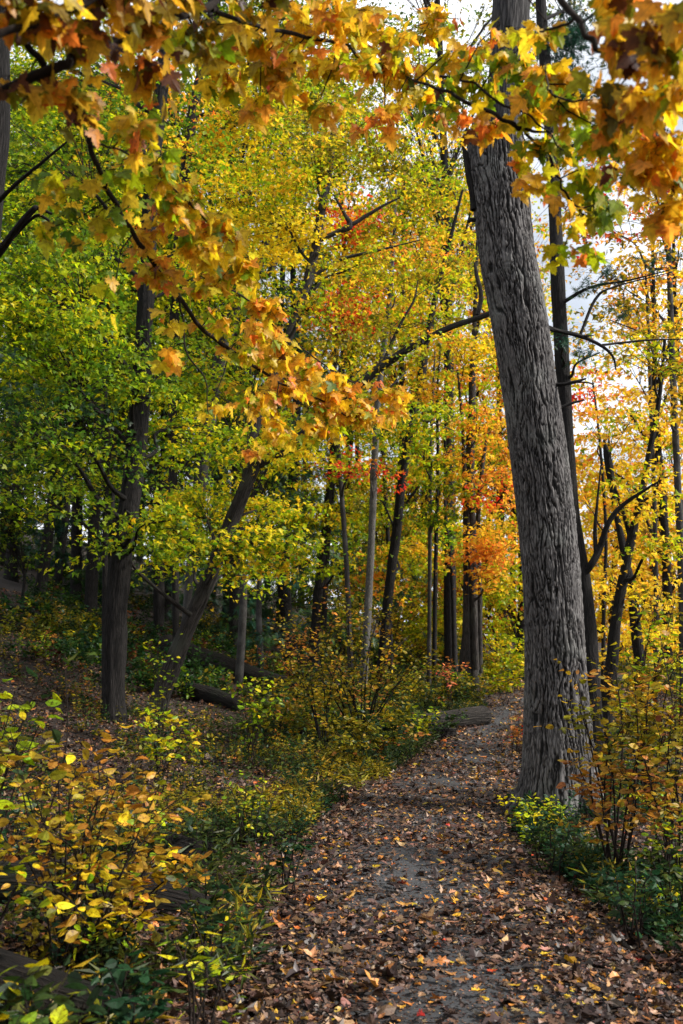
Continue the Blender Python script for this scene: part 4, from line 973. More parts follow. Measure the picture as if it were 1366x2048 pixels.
back = [ # px, Y, width, height, palette, crown start, spread, label
    (-60, 46, .5, 24, GG, .2, 4.8, 'broad green crown filling the far upper left behind the hilltop'),
    (230, 44, .5, 24, {'ygreen': .5, 'green': .4, 'gold': .1}, .22, 4.6, 'tall green crown behind the upright dark trunk'),
    (420, 46, .5, 27, {'ygreen': .5, 'yellow': .3, 'green': .2}, .22, 4.8, 'tall yellow green crown behind the pale leaning trunk'),
    (560, 40, .42, 24, OY, .25, 4.2, 'tall olive crown above the leaning forked trunk'),
    (700, 44, .45, 27, OY, .15, 4.6, 'tall olive and gold crown behind the twin trunk'),
    (790, 40, .4, 21, {'ygreen': .45, 'gold': .3, 'yellow': .25}, .08, 3.8, 'yellow green crown reaching low behind the slanting trunk'),
    (860, 46, .4, 24, {'gold': .4, 'ygreen': .4, 'orange': .2}, .1, 4.0, 'gold and orange crown behind the close pair of thin trunks'),
    (960, 42, .4, 19, {'orange': .6, 'gold': .4}, .06, 3.4, 'orange crown behind the clustered trunks'),
    (1040, 38, .4, 17, {'ygreen': .5, 'yellow': .3, 'orange': .2}, .04, 3.0, 'yellow crown just left of the big grey trunk at eye height'),
    (1010, 50, .4, 26, {'ygreen': .4, 'gold': .4, 'olive': .2}, .3, 4.0, 'loose golden crown high beside the big grey trunk'),
    (1330, 34, .4, 15, {'gold': .5, 'yellow': .3, 'orange': .2}, .05, 3.0, 'golden crown at the right edge below the sky'),
    (1230, 40, .35, 9.5, {'gold': .6, 'yellow': .4}, .05, 3.0, 'low golden crown behind the crooked trees on the right'),
    (1370, 42, .4, 22, {'olive': .4, 'gold': .4, 'orange': .2}, .2, 3.6, 'tall sparse olive gold crown at the far right'),
]
for k, (px, Y, wd, H, pal, c0, spd, lab) in enumerate(back):
    generic_tree('forest_tree', lab, px, Y, wd, H, pal, 300 + k, (c0, 1), spd, M_BARK_D, n_cl=12, cover=.85, lsize=.19, kind='diamond')

# ------------------------------------------------------------------ far wood behind everything
rngw = np.random.default_rng(77)
Lw, Tw = Leaves(), Tubes()
for k in range(46):
    X = -50 + k * 2.45 + rngw.normal(0, 1.2); Yw = 72 + rngw.normal(0, 6)
    H = 24 if X < 6 else (15 if X < 14 else 11)
    zb = float(height(X, Yw)); H *= rngw.uniform(.85, 1.15)
    Tw.add(np.array([[X, Yw, zb - .5], [X + .3, Yw, zb + H * .5], [X, Yw, zb + H * .9]]), [.25, .18, .05], 6)
    palw = GG if X < -8 else (OY if X < 4 else YO)
    for j in range(6):
        t = .12 + .8 * j / 5
        C = np.array([X + rngw.normal(0, 1), Yw + rngw.normal(0, 1), zb + H * t])
        ax = np.array([2.6, 2.4, H * .12])
        spray_leaves(Lw, None, C, ax, 26, 24, .32, palw, rngw, 'diamond', .9, .3, .1)
o = Lw.build('distant_woods', M_LEAF); o['kind'] = 'stuff'; tag(o, 'far off mass of green and golden woods closing the view', 'woods')
tw = Tw.build('distant_trunks', M_BARK_D); tw.parent = o; 

# ------------------------------------------------------------------ near maple boughs overhead
def bough(name, label, trunk_pts, lines, clusters, seed, overhead=None):
    rng = np.random.default_rng(seed)
    tp = catmull(np.array(trunk_pts)[:, :3], 6); tr = catmull(np.array(trunk_pts)[:, 3:4], 6)[:, 0]
    Tt = Tubes().add(tp, tr, 20, lump=.1, seed=seed, flare=.4)
    base = tp[0].copy(); base[2] = float(height(base[0], base[1]))
    e = thing(name, label, 'tree', base)
    Tt.build('trunk', M_BARK, e)
    allp = []
    for ln in lines:
        p, r = px_line(ln, 9)
        p = p + (np.stack([vnoise(np.arange(len(p)) * .35, k, seed, 81) for k in range(3)], -1) - .5) * .016
        T = Tubes().add(p, r, 9, lump=.12, seed=seed)
        T.build('bough', M_TWIG, e)
        allp.append(p)
    # boughs reach back to their trunk
    T = Tubes()
    hub = tp[-8]
    for p in (allp[0], allp[1]):
        s = catmull(np.array([hub, (hub + p[0]) / 2 + np.array([0, 0, .35]), p[0]]), 8)
        T.add(s, np.linspace(.06, .02, len(s)), 9, lump=.1)
    T.build('limb', M_BARK, e)
    AP = np.vstack(allp)
    L, T = Leaves(), Tubes()
    for (px, py, Y, rx, ry, n, pal, sz) in clusters:
        C = P(px, py, Y); mp = MPP(C); ax = np.array([rx * mp * 1.35, rx * mp * 1.1, ry * mp * 1.2])
        cand = AP + np.array([0, 0, -.05])
        A = AP[np.argmin(np.linalg.norm(cand - C, axis=1))]
        c0 = C + np.array([0, 0, ry * mp * .3])
        T.batch(A[None], c0[None], .004, .0025, .05, rng)
        nt = max(3, n // 4)
        ends = C + rnd_dirs(nt, rng) * (rng.random(nt) ** .5)[:, None] * ax
        mids = c0 + (ends - c0) * rng.uniform(0, .4, (nt, 1))
        T.batch(mids, ends, .0024, .0012, .05, rng)
        n = int(n * 1.75); ti = rng.integers(0, nt, n); t = rng.uniform(.15, 1.0, (n, 1))
        node = mids[ti] + (ends[ti] - mids[ti]) * t
        # petiole leaves the twig sideways, blade hangs from it
        pet = rnd_dirs(n, rng, .5) * rng.uniform(.02, .06, (n, 1)); pet[:, 2] -= rng.uniform(0, .03, n)
        T.batch(node, node + pet, .0010, .0008, .1, rng)
        tip = rnd_dirs(n, rng) * .75 + np.array([.15, 0, -1.0]) + pet * 8
        nr = rng.normal(0, .9, (n, 3)); nr[:, 1] -= .9; nr[:, 2] += .8
        col = pick_colors(pal, n, rng, C[None] + rng.normal(0, .5, (n, 3)), .12)
        L.add(node + pet, tip, nr, sz * .80 * rng.uniform(.5, 1.15, n), col, 'maple_fine', .13, rng)
    if overhead:  # unseen leaf clumps over and behind the camera, added to shade the view
        for (C, ax, ns, pal) in overhead:
            spray_leaves(L, T, np.array(C, float), np.array(ax, float), ns, 26, .12, pal, rng, 'maple', .6, .3, .1, start=tp[-4], twig=.01)
    T.build('twigs', M_TWIG, e)
    L.build('crown', M_NEAR, e)
    return e

NG = {'gold': .30, 'yellow': .38, 'orange': .06, 'ygreen': .24, 'brown': .02}
NO = {'gold': .46, 'orange': .15, 'yellow': .28, 'brown': .02, 'pink': .01, 'ygreen': .08}
NY = {'ygreen': .45, 'green': .15, 'gold': .25, 'yellow': .15}
NB = {'gold': .45, 'olive': .25, 'brown': .15, 'orange': .15}
left_lines = [
    [(-60, 90, 2.3, 18), (10, 62, 2.3, 16), (60, 48, 2.35, 15), (100, 30, 2.4, 15), (175, 5, 2.45, 13), (260, -50, 2.5, 11)],
    [(-40, 210, 2.6, 26), (50, 160, 2.6, 22), (120, 130, 2.6, 20), (180, 100, 2.7, 19), (270, 66, 2.8, 17), (390, 25, 3.0, 15), (440, 0, 3.1, 13), (520, -60, 3.2, 8)],
    [(20, 50, 2.5, 15), (80, 120, 2.6, 15), (108, 168, 2.7, 14), (130, 205, 2.8, 13), (168, 270, 3.0, 12), (190, 310, 3.2, 11), (215, 380, 3.5, 11), (262, 455, 3.8, 10), (310, 530, 4.1, 10), (340, 572, 4.3, 10), (385, 635, 4.6, 9), (440, 685, 4.9, 9), (505, 730, 5.2, 7), (560, 765, 5.5, 5), (640, 800, 5.8, 4), (720, 850, 6.0, 2)],
    [(420, 15, 3.1, 12), (450, 30, 3.2, 10), (520, 52, 3.4, 9), (600, 72, 3.6, 8), (683, 88, 3.8, 7), (730, 125, 4.0, 5), (780, 150, 4.1, 4), (840, 160, 4.2, 3)],
    [(225, -10, 2.6, 9), (200, 30, 2.7, 9), (165, 85, 2.8, 8), (158, 110, 2.8, 7)],
    [(310, 530, 4.1, 5), (380, 500, 4.3, 4), (440, 560, 4.6, 4), (520, 620, 5.0, 4), (590, 690, 5.4, 3), (700, 760, 5.9, 3), (790, 790, 6.2, 2)],
    [(180, 290, 3.1, 5), (240, 300, 3.3, 4), (320, 350, 3.6, 4), (400, 430, 4.0, 4), (480, 500, 4.4, 3), (540, 580, 4.8, 2)],
    [(350, 585, 4.35, 5), (366, 640, 4.4, 4), (370, 700, 4.4, 4), (410, 760, 4.5, 3), (415, 830, 4.5, 2)],
]
lc = [(40, -40, 2.3, 110, 50, 18, {'brown': .2, 'olive': .4, 'gold': .4}, .085), (200, -30, 2.5, 90, 50, 22, {'brown': .3, 'olive': .4, 'gold': .3}, .085), (360, -30, 2.9, 90, 50, 22, {'brown': .3, 'olive': .4, 'gold': .3}, .085), (520, -20, 3.2, 90, 40, 22, {'brown': .1, 'olive': .4, 'gold': .5}, .085)]
def LCX(*a): lc.append(a)
for a in [(60, 40, 2.4, 90, 60, 26, NB, .085), (180, 60, 2.6, 90, 60, 30, NB, .085), (300, 40, 2.8, 90, 60, 34, NB, .085), (60, 160, 2.6, 70, 50, 16, NB, .08), (180, 190, 2.7, 60, 60, 16, NB, .075),
          (290, 140, 3.0, 70, 60, 22, NB, .09), (400, 70, 3.2, 80, 70, 34, {'gold': .4, 'olive': .4, 'ygreen': .2}, .09), (500, 60, 3.5, 80, 60, 40, NG, .09), (590, 50, 3.7, 80, 60, 44, NO, .09), (560, 140, 3.7, 80, 55, 40, NO, .09),
          (660, 130, 3.9, 80, 60, 42, NG, .09), (740, 60, 4.0, 90, 60, 50, NG, .09), (790, 130, 4.1, 70, 60, 36, NO, .09), (460, 150, 3.5, 60, 70, 24, NG, .09), (640, 210, 3.9, 60, 40, 16, NO, .09), (770, 230, 4.1, 40, 50, 12, {'orange': 1}, .09),
          (860, 60, 4.2, 70, 60, 34, NG, .09), (520, 210, 3.7, 60, 40, 14, NG, .09), (680, 20, 3.6, 90, 30, 30, NO, .09), (860, 190, 4.2, 50, 30, 14, {'ygreen': .5, 'green': .5}, .085),
          (260, 260, 3.2, 60, 50, 22, NG, .085), (320, 330, 3.5, 60, 60, 30, NY, .085), (240, 350, 3.4, 50, 50, 16, NY, .085), (120, 380, 3.5, 70, 60, 18, NY, .085), (180, 460, 3.6, 60, 50, 16, NY, .085), (100, 470, 3.6, 50, 50, 9, NY, .08),
          (370, 400, 3.9, 60, 55, 36, NG, .085), (300, 450, 4.0, 45, 50, 20, NO, .085), (320, 540, 4.1, 30, 50, 22, NO, .09), (430, 450, 4.1, 60, 55, 40, NO, .085), (470, 540, 4.5, 60, 60, 44, NG, .085), (400, 560, 4.5, 45, 40, 20, NG, .08),
          (520, 610, 4.9, 55, 50, 46, NO, .085), (545, 690, 5.3, 50, 50, 44, NO, .085), (480, 690, 5.0, 40, 40, 16, NG, .085), (500, 790, 5.3, 60, 50, 40, NG, .085), (580, 770, 5.6, 60, 50, 50, NO, .085), (430, 800, 5.0, 40, 30, 14, NG, .08),
          (660, 790, 5.8, 60, 45, 46, NO, .085), (640, 850, 5.8, 60, 40, 36, NG, .085), (720, 830, 6.0, 55, 40, 44, NO, .085), (770, 790, 6.2, 50, 30, 28, NO, .08), (560, 860, 5.5, 50, 35, 26, NG, .08), (495, 900, 5.3, 22, 35, 6, NO, .09),
          (340, 710, 4.4, 40, 40, 8, {'gold': .5, 'yellow': .3, 'orange': .2}, .10), (335, 640, 4.4, 30, 30, 5, NO, .085), (420, 640, 4.7, 40, 40, 12, NG, .085), (230, 580, 3.8, 40, 40, 4, NY, .08), (690, 830, 6.0, 70, 25, 30, NO, .08), (620, 730, 5.7, 50, 40, 34, NO, .085), (700, 770, 6.0, 60, 30, 34, NO, .08), (530, 650, 5.1, 45, 45, 26, NO, .085), (400, 480, 4.0, 50, 50, 26, NG, .085), (340, 400, 3.8, 45, 50, 22, NG, .085), (560, 720, 5.4, 40, 40, 24, NO, .085), (640, 820, 5.9, 50, 30, 26, NG, .08), (780, 820, 6.3, 40, 25, 16, NO, .08)]:
    LCX(*a)
bough('red_maple_tree', 'near maple whose drooping bough of orange leaves hangs across the upper left',
      [(-2.6, 1.2, -.2, .24), (-2.55, 1.2, 1.5, .2), (-2.5, 1.15, 3.2, .17), (-2.3, 1.0, 5.0, .12), (-2.0, .8, 7.0, .06)], left_lines, lc, 401,
      overhead=[((-3.8, -.5, 7.0), (4.0, 3.2, 1.6), 260, NG), ((.0, -2.5, 6.4), (3.6, 3.0, 1.2), 220, NG), ((-5.5, 3, 5), (2, 3.5, 2.2), 260, NG), ((-1, -5, 5), (5, 2, 2.5), 360, NG)])  # added out of view to hold back sky light from behind and left
right_lines = [
    [(1060, -60, 2.9, 16), (1110, -20, 2.8, 15), (1145, 25, 2.7, 13), (1170, 65, 2.65, 12), (1205, 100, 2.6, 11), (1255, 130, 2.6, 9), (1300, 160, 2.65, 8), (1366, 200, 2.7, 6)],
    [(1380, 250, 2.9, 10), (1330, 185, 2.9, 9), (1300, 160, 2.9, 8), (1310, 240, 2.95, 6), (1300, 330, 3.0, 4), (1320, 420, 3.1, 3)],
    [(830, 160, 3.9, 5), (900, 188, 3.7, 7), (960, 215, 3.6, 8), (1000, 235, 3.5, 8), (1050, 258, 3.5, 7), (1100, 262, 3.4, 4)],
    [(1000, 235, 3.5, 6), (1045, 262, 3.5, 6), (1085, 295, 3.5, 6), (1110, 340, 3.5, 5), (1130, 380, 3.5, 5), (1155, 415, 3.5, 5), (1170, 435, 3.5, 3)],
    [(880, 150, 3.8, 5), (950, 170, 3.6, 5), (1010, 210, 3.5, 5), (1070, 240, 3.4, 4), (1130, 300, 3.4, 3)],
    [(1160, 30, 2.7, 6), (1120, 55, 2.8, 6), (1080, 60, 2.9, 4)],
    [(1095, 165, 3.2, 3), (1100, 185, 3.1, 4), (1150, 200, 3.0, 4), (1230, 200, 2.9, 3)],
]
rc = [(1330, 60, 2.3, 70, 80, 30, NB, .095), (1250, 80, 2.5, 60, 70, 16, NB, .10), (1340, 170, 2.5, 60, 60, 24, NO, .095), (1240, 190, 2.7, 60, 60, 20, {'gold': .5, 'olive': .3, 'orange': .2}, .10), (1300, 260, 2.9, 60, 60, 26, NO, .09),
      (1340, 330, 3.0, 50, 60, 24, NO, .09), (1270, 350, 3.0, 50, 60, 18, NO, .09), (1330, 420, 3.1, 50, 50, 18, NO, .095), (1200, 270, 3.2, 60, 50, 24, NY, .09), (1150, 200, 3.2, 60, 60, 26, NG, .09), (1090, 140, 3.3, 60, 50, 24, NG, .09),
      (1020, 130, 3.5, 50, 45, 26, NY, .08), (960, 150, 3.7, 50, 50, 28, NY, .08), (910, 110, 3.9, 60, 50, 34, NG, .085), (890, 215, 3.8, 60, 35, 18, {'ygreen': .5, 'orange': .3, 'green': .2}, .085), (980, 250, 3.6, 40, 30, 14, NO, .085), (920, 260, 3.7, 30, 25, 6, NO, .085),
      (1060, 200, 3.5, 50, 40, 24, NY, .085), (1110, 300, 3.5, 50, 50, 20, NY, .085), (1080, 360, 3.5, 35, 30, 8, NO, .09), (1170, 350, 3.5, 50, 50, 24, NY, .085), (1200, 420, 3.5, 40, 50, 16, {'ygreen': .8, 'green': .2}, .085), (1130, 430, 3.5, 35, 35, 8, NO, .09),
      (1130, 500, 3.6, 30, 30, 5, {'ygreen': 1}, .085), (1175, 500, 3.6, 35, 30, 6, {'ygreen': .6, 'orange': .4}, .085), (1090, 50, 3.1, 40, 40, 8, NG, .09), (1220, 20, 2.6, 60, 30, 10, NB, .09), (1050, 300, 3.6, 30, 20, 6, NG, .08), (1000, 60, 3.6, 40, 40, 10, NG, .08), (800, 190, 4.1, 40, 30, 10, NO, .085)]
bough('sugar_maple_tree', 'near maple whose golden bough hangs into the upper right corner',
      [(3.2, 1.0, -.2, .26), (3.15, 1.0, 1.6, .21), (3.1, 1.05, 3.4, .18), (2.9, 1.2, 5.2, .12), (2.5, 1.4, 7.0, .06)], right_lines, rc, 402,
      overhead=[((4.5, -3.5, 5), (3.5, 2.5, 2.2), 240, NO)])  # unseen clump behind the camera, added for its shade

# ------------------------------------------------------------------ shrubs and saplings
def shrub(name, label, base, stems, seed, pal, lsize, n_leaf, kind='oval', mat=None, cat='shrub', droop=.15, alt=True, group=None, twr=.004, side=5):
    """stems: list of end points (world); side shoots carry two ranks of leaves"""
    rng = np.random.default_rng(seed)
    base = np.array(base, float)
    T, L = Tubes(), Leaves()
    A, B = [], []
    for e in stems:
        e = np.array(e, float); ln = np.linalg.norm(e - base)
        mid = (base + e) / 2 + rng.normal(0, .05, 3) * ln + np.array([0, 0, .12 * ln])
        b0 = base + rng.normal(0, .05, 3) * np.array([1, 1, 0]) - np.array([0, 0, .05])
        s = catmull(np.array([b0, mid, e]), 7)
        T.add(s, np.linspace(twr * 1.6, twr * .5, len(s)), 5)
        for k in range(side):
            t = rng.uniform(.3, 1.0); i = int(t * (len(s) - 1)); p = s[i]
            dv = (e - base) / ln * .6 + rnd_dirs(1, rng, .5)[0]; dv /= np.linalg.norm(dv)
            q = p + dv * ln * rng.uniform(.15, .38) * (1.2 - .5 * t) - np.array([0, 0, droop * ln * .1])
            A.append(p); B.append(q)
        A.append(s[len(s) // 2]); B.append(e)
    A, B = np.array(A), np.array(B)
    T.batch(A, B, twr * .5, twr * .2, .05, rng)
    ns = len(A); per = max(1, n_leaf // ns)
    t = (np.arange(per)[None] + rng.random((ns, per)) * .6 + .3) / per
    d = B - A; dn = d / (np.linalg.norm(d, axis=1)[:, None] + 1e-9)
    sdv = np.cross(dn, [0, 0, 1.]); sdv /= np.linalg.norm(sdv, axis=1)[:, None] + 1e-9
    pos = A[:, None] + d[:, None] * t[..., None]; pos = pos.reshape(-1, 3)
    sg = np.tile(np.where(np.arange(per) % 2 == 0, 1, -1), ns)[:, None]
    tip = np.repeat(sdv, per, 0) * sg + np.repeat(dn, per, 0) * .6 + rng.normal(0, .25, (len(pos), 3)); tip[:, 2] -= droop + .1
    nr = np.array([0, 0, 1.]) + rng.normal(0, .55, (len(pos), 3))
    col = pick_colors(pal, len(pos), rng, pos * 1.8, .13)
    L.add(pos, tip, nr, lsize * rng.uniform(.55, 1.15, len(pos)), col, kind, .18, rng, stem=.1)
    e = thing(name, label, cat, base, group)
    T.build('stems', mat or M_TWIG, e); L.build('foliage', M_WEED if kind != 'maple' else M_LEAF, e)
    return e
def ends_from(px_list): return [P(*a) for a in px_list]

# yellow bush in the left foreground
FYO = {'gold': .34, 'yellow': .20, 'ygreen': .22, 'olive': .12, 'orange': .12}
shrub('spicebush', 'bush with large orange yellow leaves in the left foreground', G(150, 1700, 4.9), ends_from([(30, 1500, 4.6), (110, 1455, 4.8), (180, 1470, 4.9), (60, 1560, 4.3), (150, 1540, 4.6), (250, 1530, 5.0), (330, 1545, 5.0), (250, 1600, 4.9), (340, 1620, 5.1), (180, 1640, 4.5), (60, 1650, 4.2), (280, 1500, 5.2), (-20, 1600, 4.2), (20, 1460, 4.4), (380, 1580, 5.3)]), 501, {'ochre': .7, 'yellow': .05, 'olive': .25}, .076, 480, side=9)
shrub('spicebush', 'lower bush with yellow green leaves spreading under the orange leaved one', G(230, 1840, 5.2), ends_from([(60, 1700, 4.3), (120, 1760, 4.5), (200, 1700, 4.8), (260, 1740, 5.0), (200, 1800, 4.5), (330, 1690, 5.2), (390, 1700, 5.3), (280, 1830, 4.8), (20, 1760, 4.0), (330, 1640, 5.5), (400, 1760, 5.0)]), 502, {'ochre': .45, 'yellow': .25, 'ygreen': .3}, .075, 420, side=8)
shrub('spicebush', 'arching pale green spray at the left edge above the orange leaves', G(-60, 1600, 4.8), ends_from([(10, 1440, 4.6), (60, 1400, 4.8), (80, 1350, 4.9), (130, 1305, 5.0), (30, 1380, 4.6), (90, 1420, 4.8), (0, 1500, 4.5)]), 503, {'ygreen': .7, 'weed': .3}, .10, 130, side=4)
shrub('leafy_plant', 'green broad leaved plant in the bottom left corner', G(40, 2048, 3.5), ends_from([(0, 1960, 3.3), (60, 1950, 3.4), (120, 1985, 3.5), (40, 2010, 3.2), (90, 2030, 3.3), (170, 2000, 3.6), (20, 2060, 3.1), (140, 1935, 3.7), (-30, 2000, 3.2)]), 504, {'weed': .8, 'ygreen': .2}, .085, 150, side=4, cat='plant')
shrub('leafy_plant', 'dark green plant beside the end of the nearest log', G(250, 1990, 3.8), ends_from([(215, 1930, 3.8), (250, 1910, 3.9), (290, 1940, 3.9), (270, 1990, 3.7), (220, 1990, 3.7), (320, 1980, 3.9)]), 505, {'bluegreen': .9, 'weed': .1}, .07, 150, side=4, cat='plant')
shrub('leafy_plant', 'long leaved weed left of the path at the bottom', G(400, 1960, 4.1), ends_from([(350, 1880, 4.2), (390, 1850, 4.3), (430, 1880, 4.3), (410, 1920, 4.2), (460, 1900, 4.3), (370, 1930, 4.1), (480, 1940, 4.2)]), 506, {'weed': .5, 'ygreen': .5}, .09, 110, kind='blade', side=4, cat='plant')
shrub('goldenrod', 'weed with feathery pale seed heads beside the yellow leaves', G(410, 1880, 4.7), ends_from([(375, 1760, 4.7), (410, 1735, 4.8), (440, 1770, 4.8), (390, 1810, 4.7), (460, 1800, 4.8), (425, 1840, 4.7), (350, 1800, 4.6)]), 507, {'weed': .6, 'bluegreen': .25, 'ygreen': .15}, .06, 240, side=6, cat='plant')
shrub('goldenrod', 'bushy dark green weed on the left edge of the path', G(570, 1700, 6.6), ends_from([(530, 1640, 6.6), (570, 1610, 6.8), (610, 1640, 6.8), (590, 1670, 6.6), (550, 1680, 6.5), (620, 1680, 6.7)]), 508, {'weed': .5, 'bluegreen': .5}, .05, 260, side=6, cat='plant')
shrub('goldenrod', 'feathery green weed patch on the verge near the log piece', G(500, 1600, 8), ends_from([(450, 1560, 8), (490, 1540, 8.2), (530, 1560, 8.2), (510, 1590, 8), (470, 1600, 7.8), (560, 1570, 8.4)]), 509, {'weed': .6, 'ygreen': .4}, .05, 260, side=6, cat='plant')
# plants on the left bank
shrub('sapling', 'yellow green sapling at the foot of the leaning trunk', G(322, 1500, 11.5), ends_from([(290, 1440, 11.3), (330, 1430, 11.4), (360, 1440, 11.4), (300, 1470, 11.2), (380, 1470, 11.2), (350, 1480, 11), (290, 1415, 11.5), (410, 1475, 11)]), 510, {'ygreen': .8, 'yellow': .2}, .09, 220, side=5, cat='sapling')
shrub('sapling', 'upright leafy shoot between the upright and the leaning trunk', G(325, 1420, 13.5), ends_from([(320, 1260, 13.4), (330, 1290, 13.3), (310, 1320, 13.4), (345, 1310, 13.3), (325, 1350, 13.2), (300, 1270, 13.6), (350, 1360, 13.2)]), 511, {'ygreen': .7, 'green': .3}, .08, 120, side=5, cat='sapling')
shrub('sapling', 'broad leaved green sapling below the fallen trunk', G(500, 1480, 12.5), ends_from([(480, 1370, 12.5), (510, 1350, 12.6), (540, 1370, 12.5), (520, 1395, 12.4), (560, 1400, 12.4), (490, 1400, 12.3), (530, 1340, 12.7)]), 512, {'green': .5, 'ygreen': .4, 'weed': .1}, .09, 170, side=5, cat='sapling')
OLV = {'olive': .55, 'weed': .25, 'gold': .1, 'rust': .1}
shrub('sapling', 'large airy olive shrub spreading in front of the white barked trunk', G(722, 1450, 15), ends_from([(560, 1300, 14.6), (600, 1270, 14.8), (640, 1250, 15), (700, 1210, 15), (760, 1220, 15), (820, 1270, 15), (860, 1290, 14.8), (780, 1290, 14.6), (660, 1310, 14.4), (720, 1290, 14.6), (600, 1330, 14.2), (680, 1350, 14), (760, 1340, 14.2), (830, 1330, 14.4), (880, 1310, 14.8), (730, 1250, 15.2), (640, 1290, 14.6)]), 513, OLV, .075, 1500, side=10, twr=.009, mat=M_BARK_D, cat='sapling')
shrub('sapling', 'thin stemmed olive sapling left of the large airy one', G(648, 1460, 14), ends_from([(600, 1330, 13.8), (640, 1310, 14), (680, 1320, 14), (620, 1350, 13.6), (560, 1320, 13.8), (665, 1360, 13.6)]), 514, OLV, .07, 600, side=7, twr=.008, mat=M_BARK_D, cat='sapling')
shrub('sapling', 'rust and orange leaved sapling on the slope below the evergreens', G(600, 1290, 22), ends_from([(540, 1210, 22), (580, 1225, 22), (620, 1240, 22), (560, 1240, 21.6), (640, 1200, 22), (680, 1160, 22.4), (700, 1190, 22.4), (720, 1230, 22), (650, 1260, 21.8)]), 515, {'orange': .2, 'rust': .4, 'olive': .4}, .10, 450, side=8, twr=.008, mat=M_BARK_D, cat='sapling')
shrub('sapling', 'gold leaved understory tree left of the slanting trunk', G(745, 1320, 24), ends_from([(700, 1180, 24), (740, 1150, 24), (800, 1180, 24), (840, 1210, 24), (780, 1230, 23.5), (720, 1240, 23.5), (830, 1150, 24.5)]), 516, {'gold': .25, 'olive': .6, 'orange': .15}, .10, 600, side=9, twr=.009, mat=M_BARK_D, cat='sapling')
shrub('sapling', 'yellow understory shrub beside the path just left of the big trunk', G(1010, 1380, 22), ends_from([(970, 1310, 22), (1000, 1285, 22), (1040, 1290, 22), (1020, 1320, 21.6), (980, 1340, 21.6), (1050, 1340, 21.6), (1060, 1270, 22.5)]), 517, {'ygreen': .6, 'yellow': .3, 'olive': .1}, .11, 900, side=9, cat='sapling')
shrub('bramble', 'olive bushes filling the bank behind the short logs', G(860, 1400, 21), ends_from([(780, 1370, 20), (820, 1345, 20.5), (860, 1330, 21), (900, 1345, 21), (940, 1365, 21), (840, 1375, 20.2), (900, 1380, 20.5), (760, 1350, 20), (960, 1350, 21.5)]), 518, {'olive': .5, 'weed': .4, 'ygreen': .1}, .08, 1300, side=9)
shrub('bramble', 'brownish green bramble under the large airy shrub', G(720, 1500, 12.5), ends_from([(650, 1450, 12.3), (700, 1430, 12.5), (750, 1430, 12.5), (800, 1450, 12.6), (770, 1480, 12.2), (690, 1480, 12.1), (840, 1470, 12.6), (730, 1400, 12.8)]), 519, {'olive': .45, 'weed': .4, 'rust': .15}, .08, 700, side=8)
shrub('bramble', 'small purplish red shrub by the clustered trunks', G(900, 1370, 19), ends_from([(880, 1310, 19), (905, 1320, 19), (930, 1330, 19), (895, 1345, 18.8)]), 520, {'pink': .5, 'rust': .5}, .08, 110, side=4)
shrub('bramble', 'red tinted low shrub at the bend of the path', G(1036, 1470, 14.5), ends_from([(1015, 1440, 14.5), (1035, 1430, 14.6), (1050, 1450, 14.4), (1025, 1460, 14.2)]), 521, {'rust': .85, 'red': .15}, .06, 150, side=5)
shrub('leafy_plant', 'green weeds half hiding the sawn log beside the path', G(880, 1460, 16.2), ends_from([(840, 1425, 16.1), (870, 1418, 16.2), (900, 1425, 16.3), (930, 1430, 16.4), (860, 1440, 16), (910, 1445, 16), (820, 1430, 16)]), 528, {'weed': .5, 'bluegreen': .2, 'ygreen': .3}, .09, 260, side=6, cat='plant')
# right bank
RUST = {'rust': .3, 'ochre': .3, 'olive': .4}
shrub('viburnum', 'tall rusty leaved bush leaning in front of the big trunk', G(1225, 1640, 7.6), ends_from([(1150, 1340, 7.8), (1190, 1390, 7.7), (1230, 1330, 7.8), (1270, 1370, 7.7), (1160, 1420, 7.6), (1210, 1460, 7.5), (1250, 1440, 7.5), (1290, 1480, 7.4), (1180, 1520, 7.3), (1240, 1540, 7.2), (1140, 1500, 7.6), (1200, 1570, 7.2), (1300, 1420, 7.6)]), 522, RUST, .078, 640, side=6, twr=.006)
shrub('viburnum', 'rusty leaved bush reaching over the right edge of the view', G(1345, 1640, 7.4), ends_from([(1320, 1270, 7.6), (1360, 1330, 7.4), (1300, 1340, 7.5), (1350, 1400, 7.3), (1310, 1440, 7.2), (1370, 1480, 7.2), (1290, 1520, 7.0), (1350, 1560, 7.0), (1390, 1300, 7.4), (1330, 1600, 6.9), (1280, 1450, 7.3), (1300, 1580, 7.0)]), 523, {'rust': .35, 'ochre': .2, 'olive': .4, 'brown': .05}, .076, 620, side=7, twr=.005)
shrub('viburnum', 'olive yellow bush standing behind the rusty ones on the right bank', G(1290, 1480, 10.5), ends_from([(1210, 1330, 10.5), (1250, 1290, 10.6), (1300, 1250, 10.6), (1350, 1200, 10.6), (1270, 1360, 10.4), (1330, 1330, 10.4), (1370, 1280, 10.4), (1230, 1400, 10.2), (1310, 1420, 10.2), (1370, 1380, 10.2), (1330, 1160, 10.8)]), 524, {'ygreen': .35, 'olive': .4, 'gold': .25}, .085, 1000, side=9, twr=.007)
shrub('leafy_plant', 'dark glossy green plant on the right verge in front of the big trunk', G(1270, 1780, 5.9), ends_from([(1230, 1740, 5.9), (1270, 1720, 6.0), (1310, 1740, 6.0), (1290, 1770, 5.8), (1240, 1780, 5.7), (1320, 1790, 5.8), (1260, 1800, 5.6)]), 525, {'bluegreen': .6, 'weed': .4}, .07, 130, side=4, cat='plant')
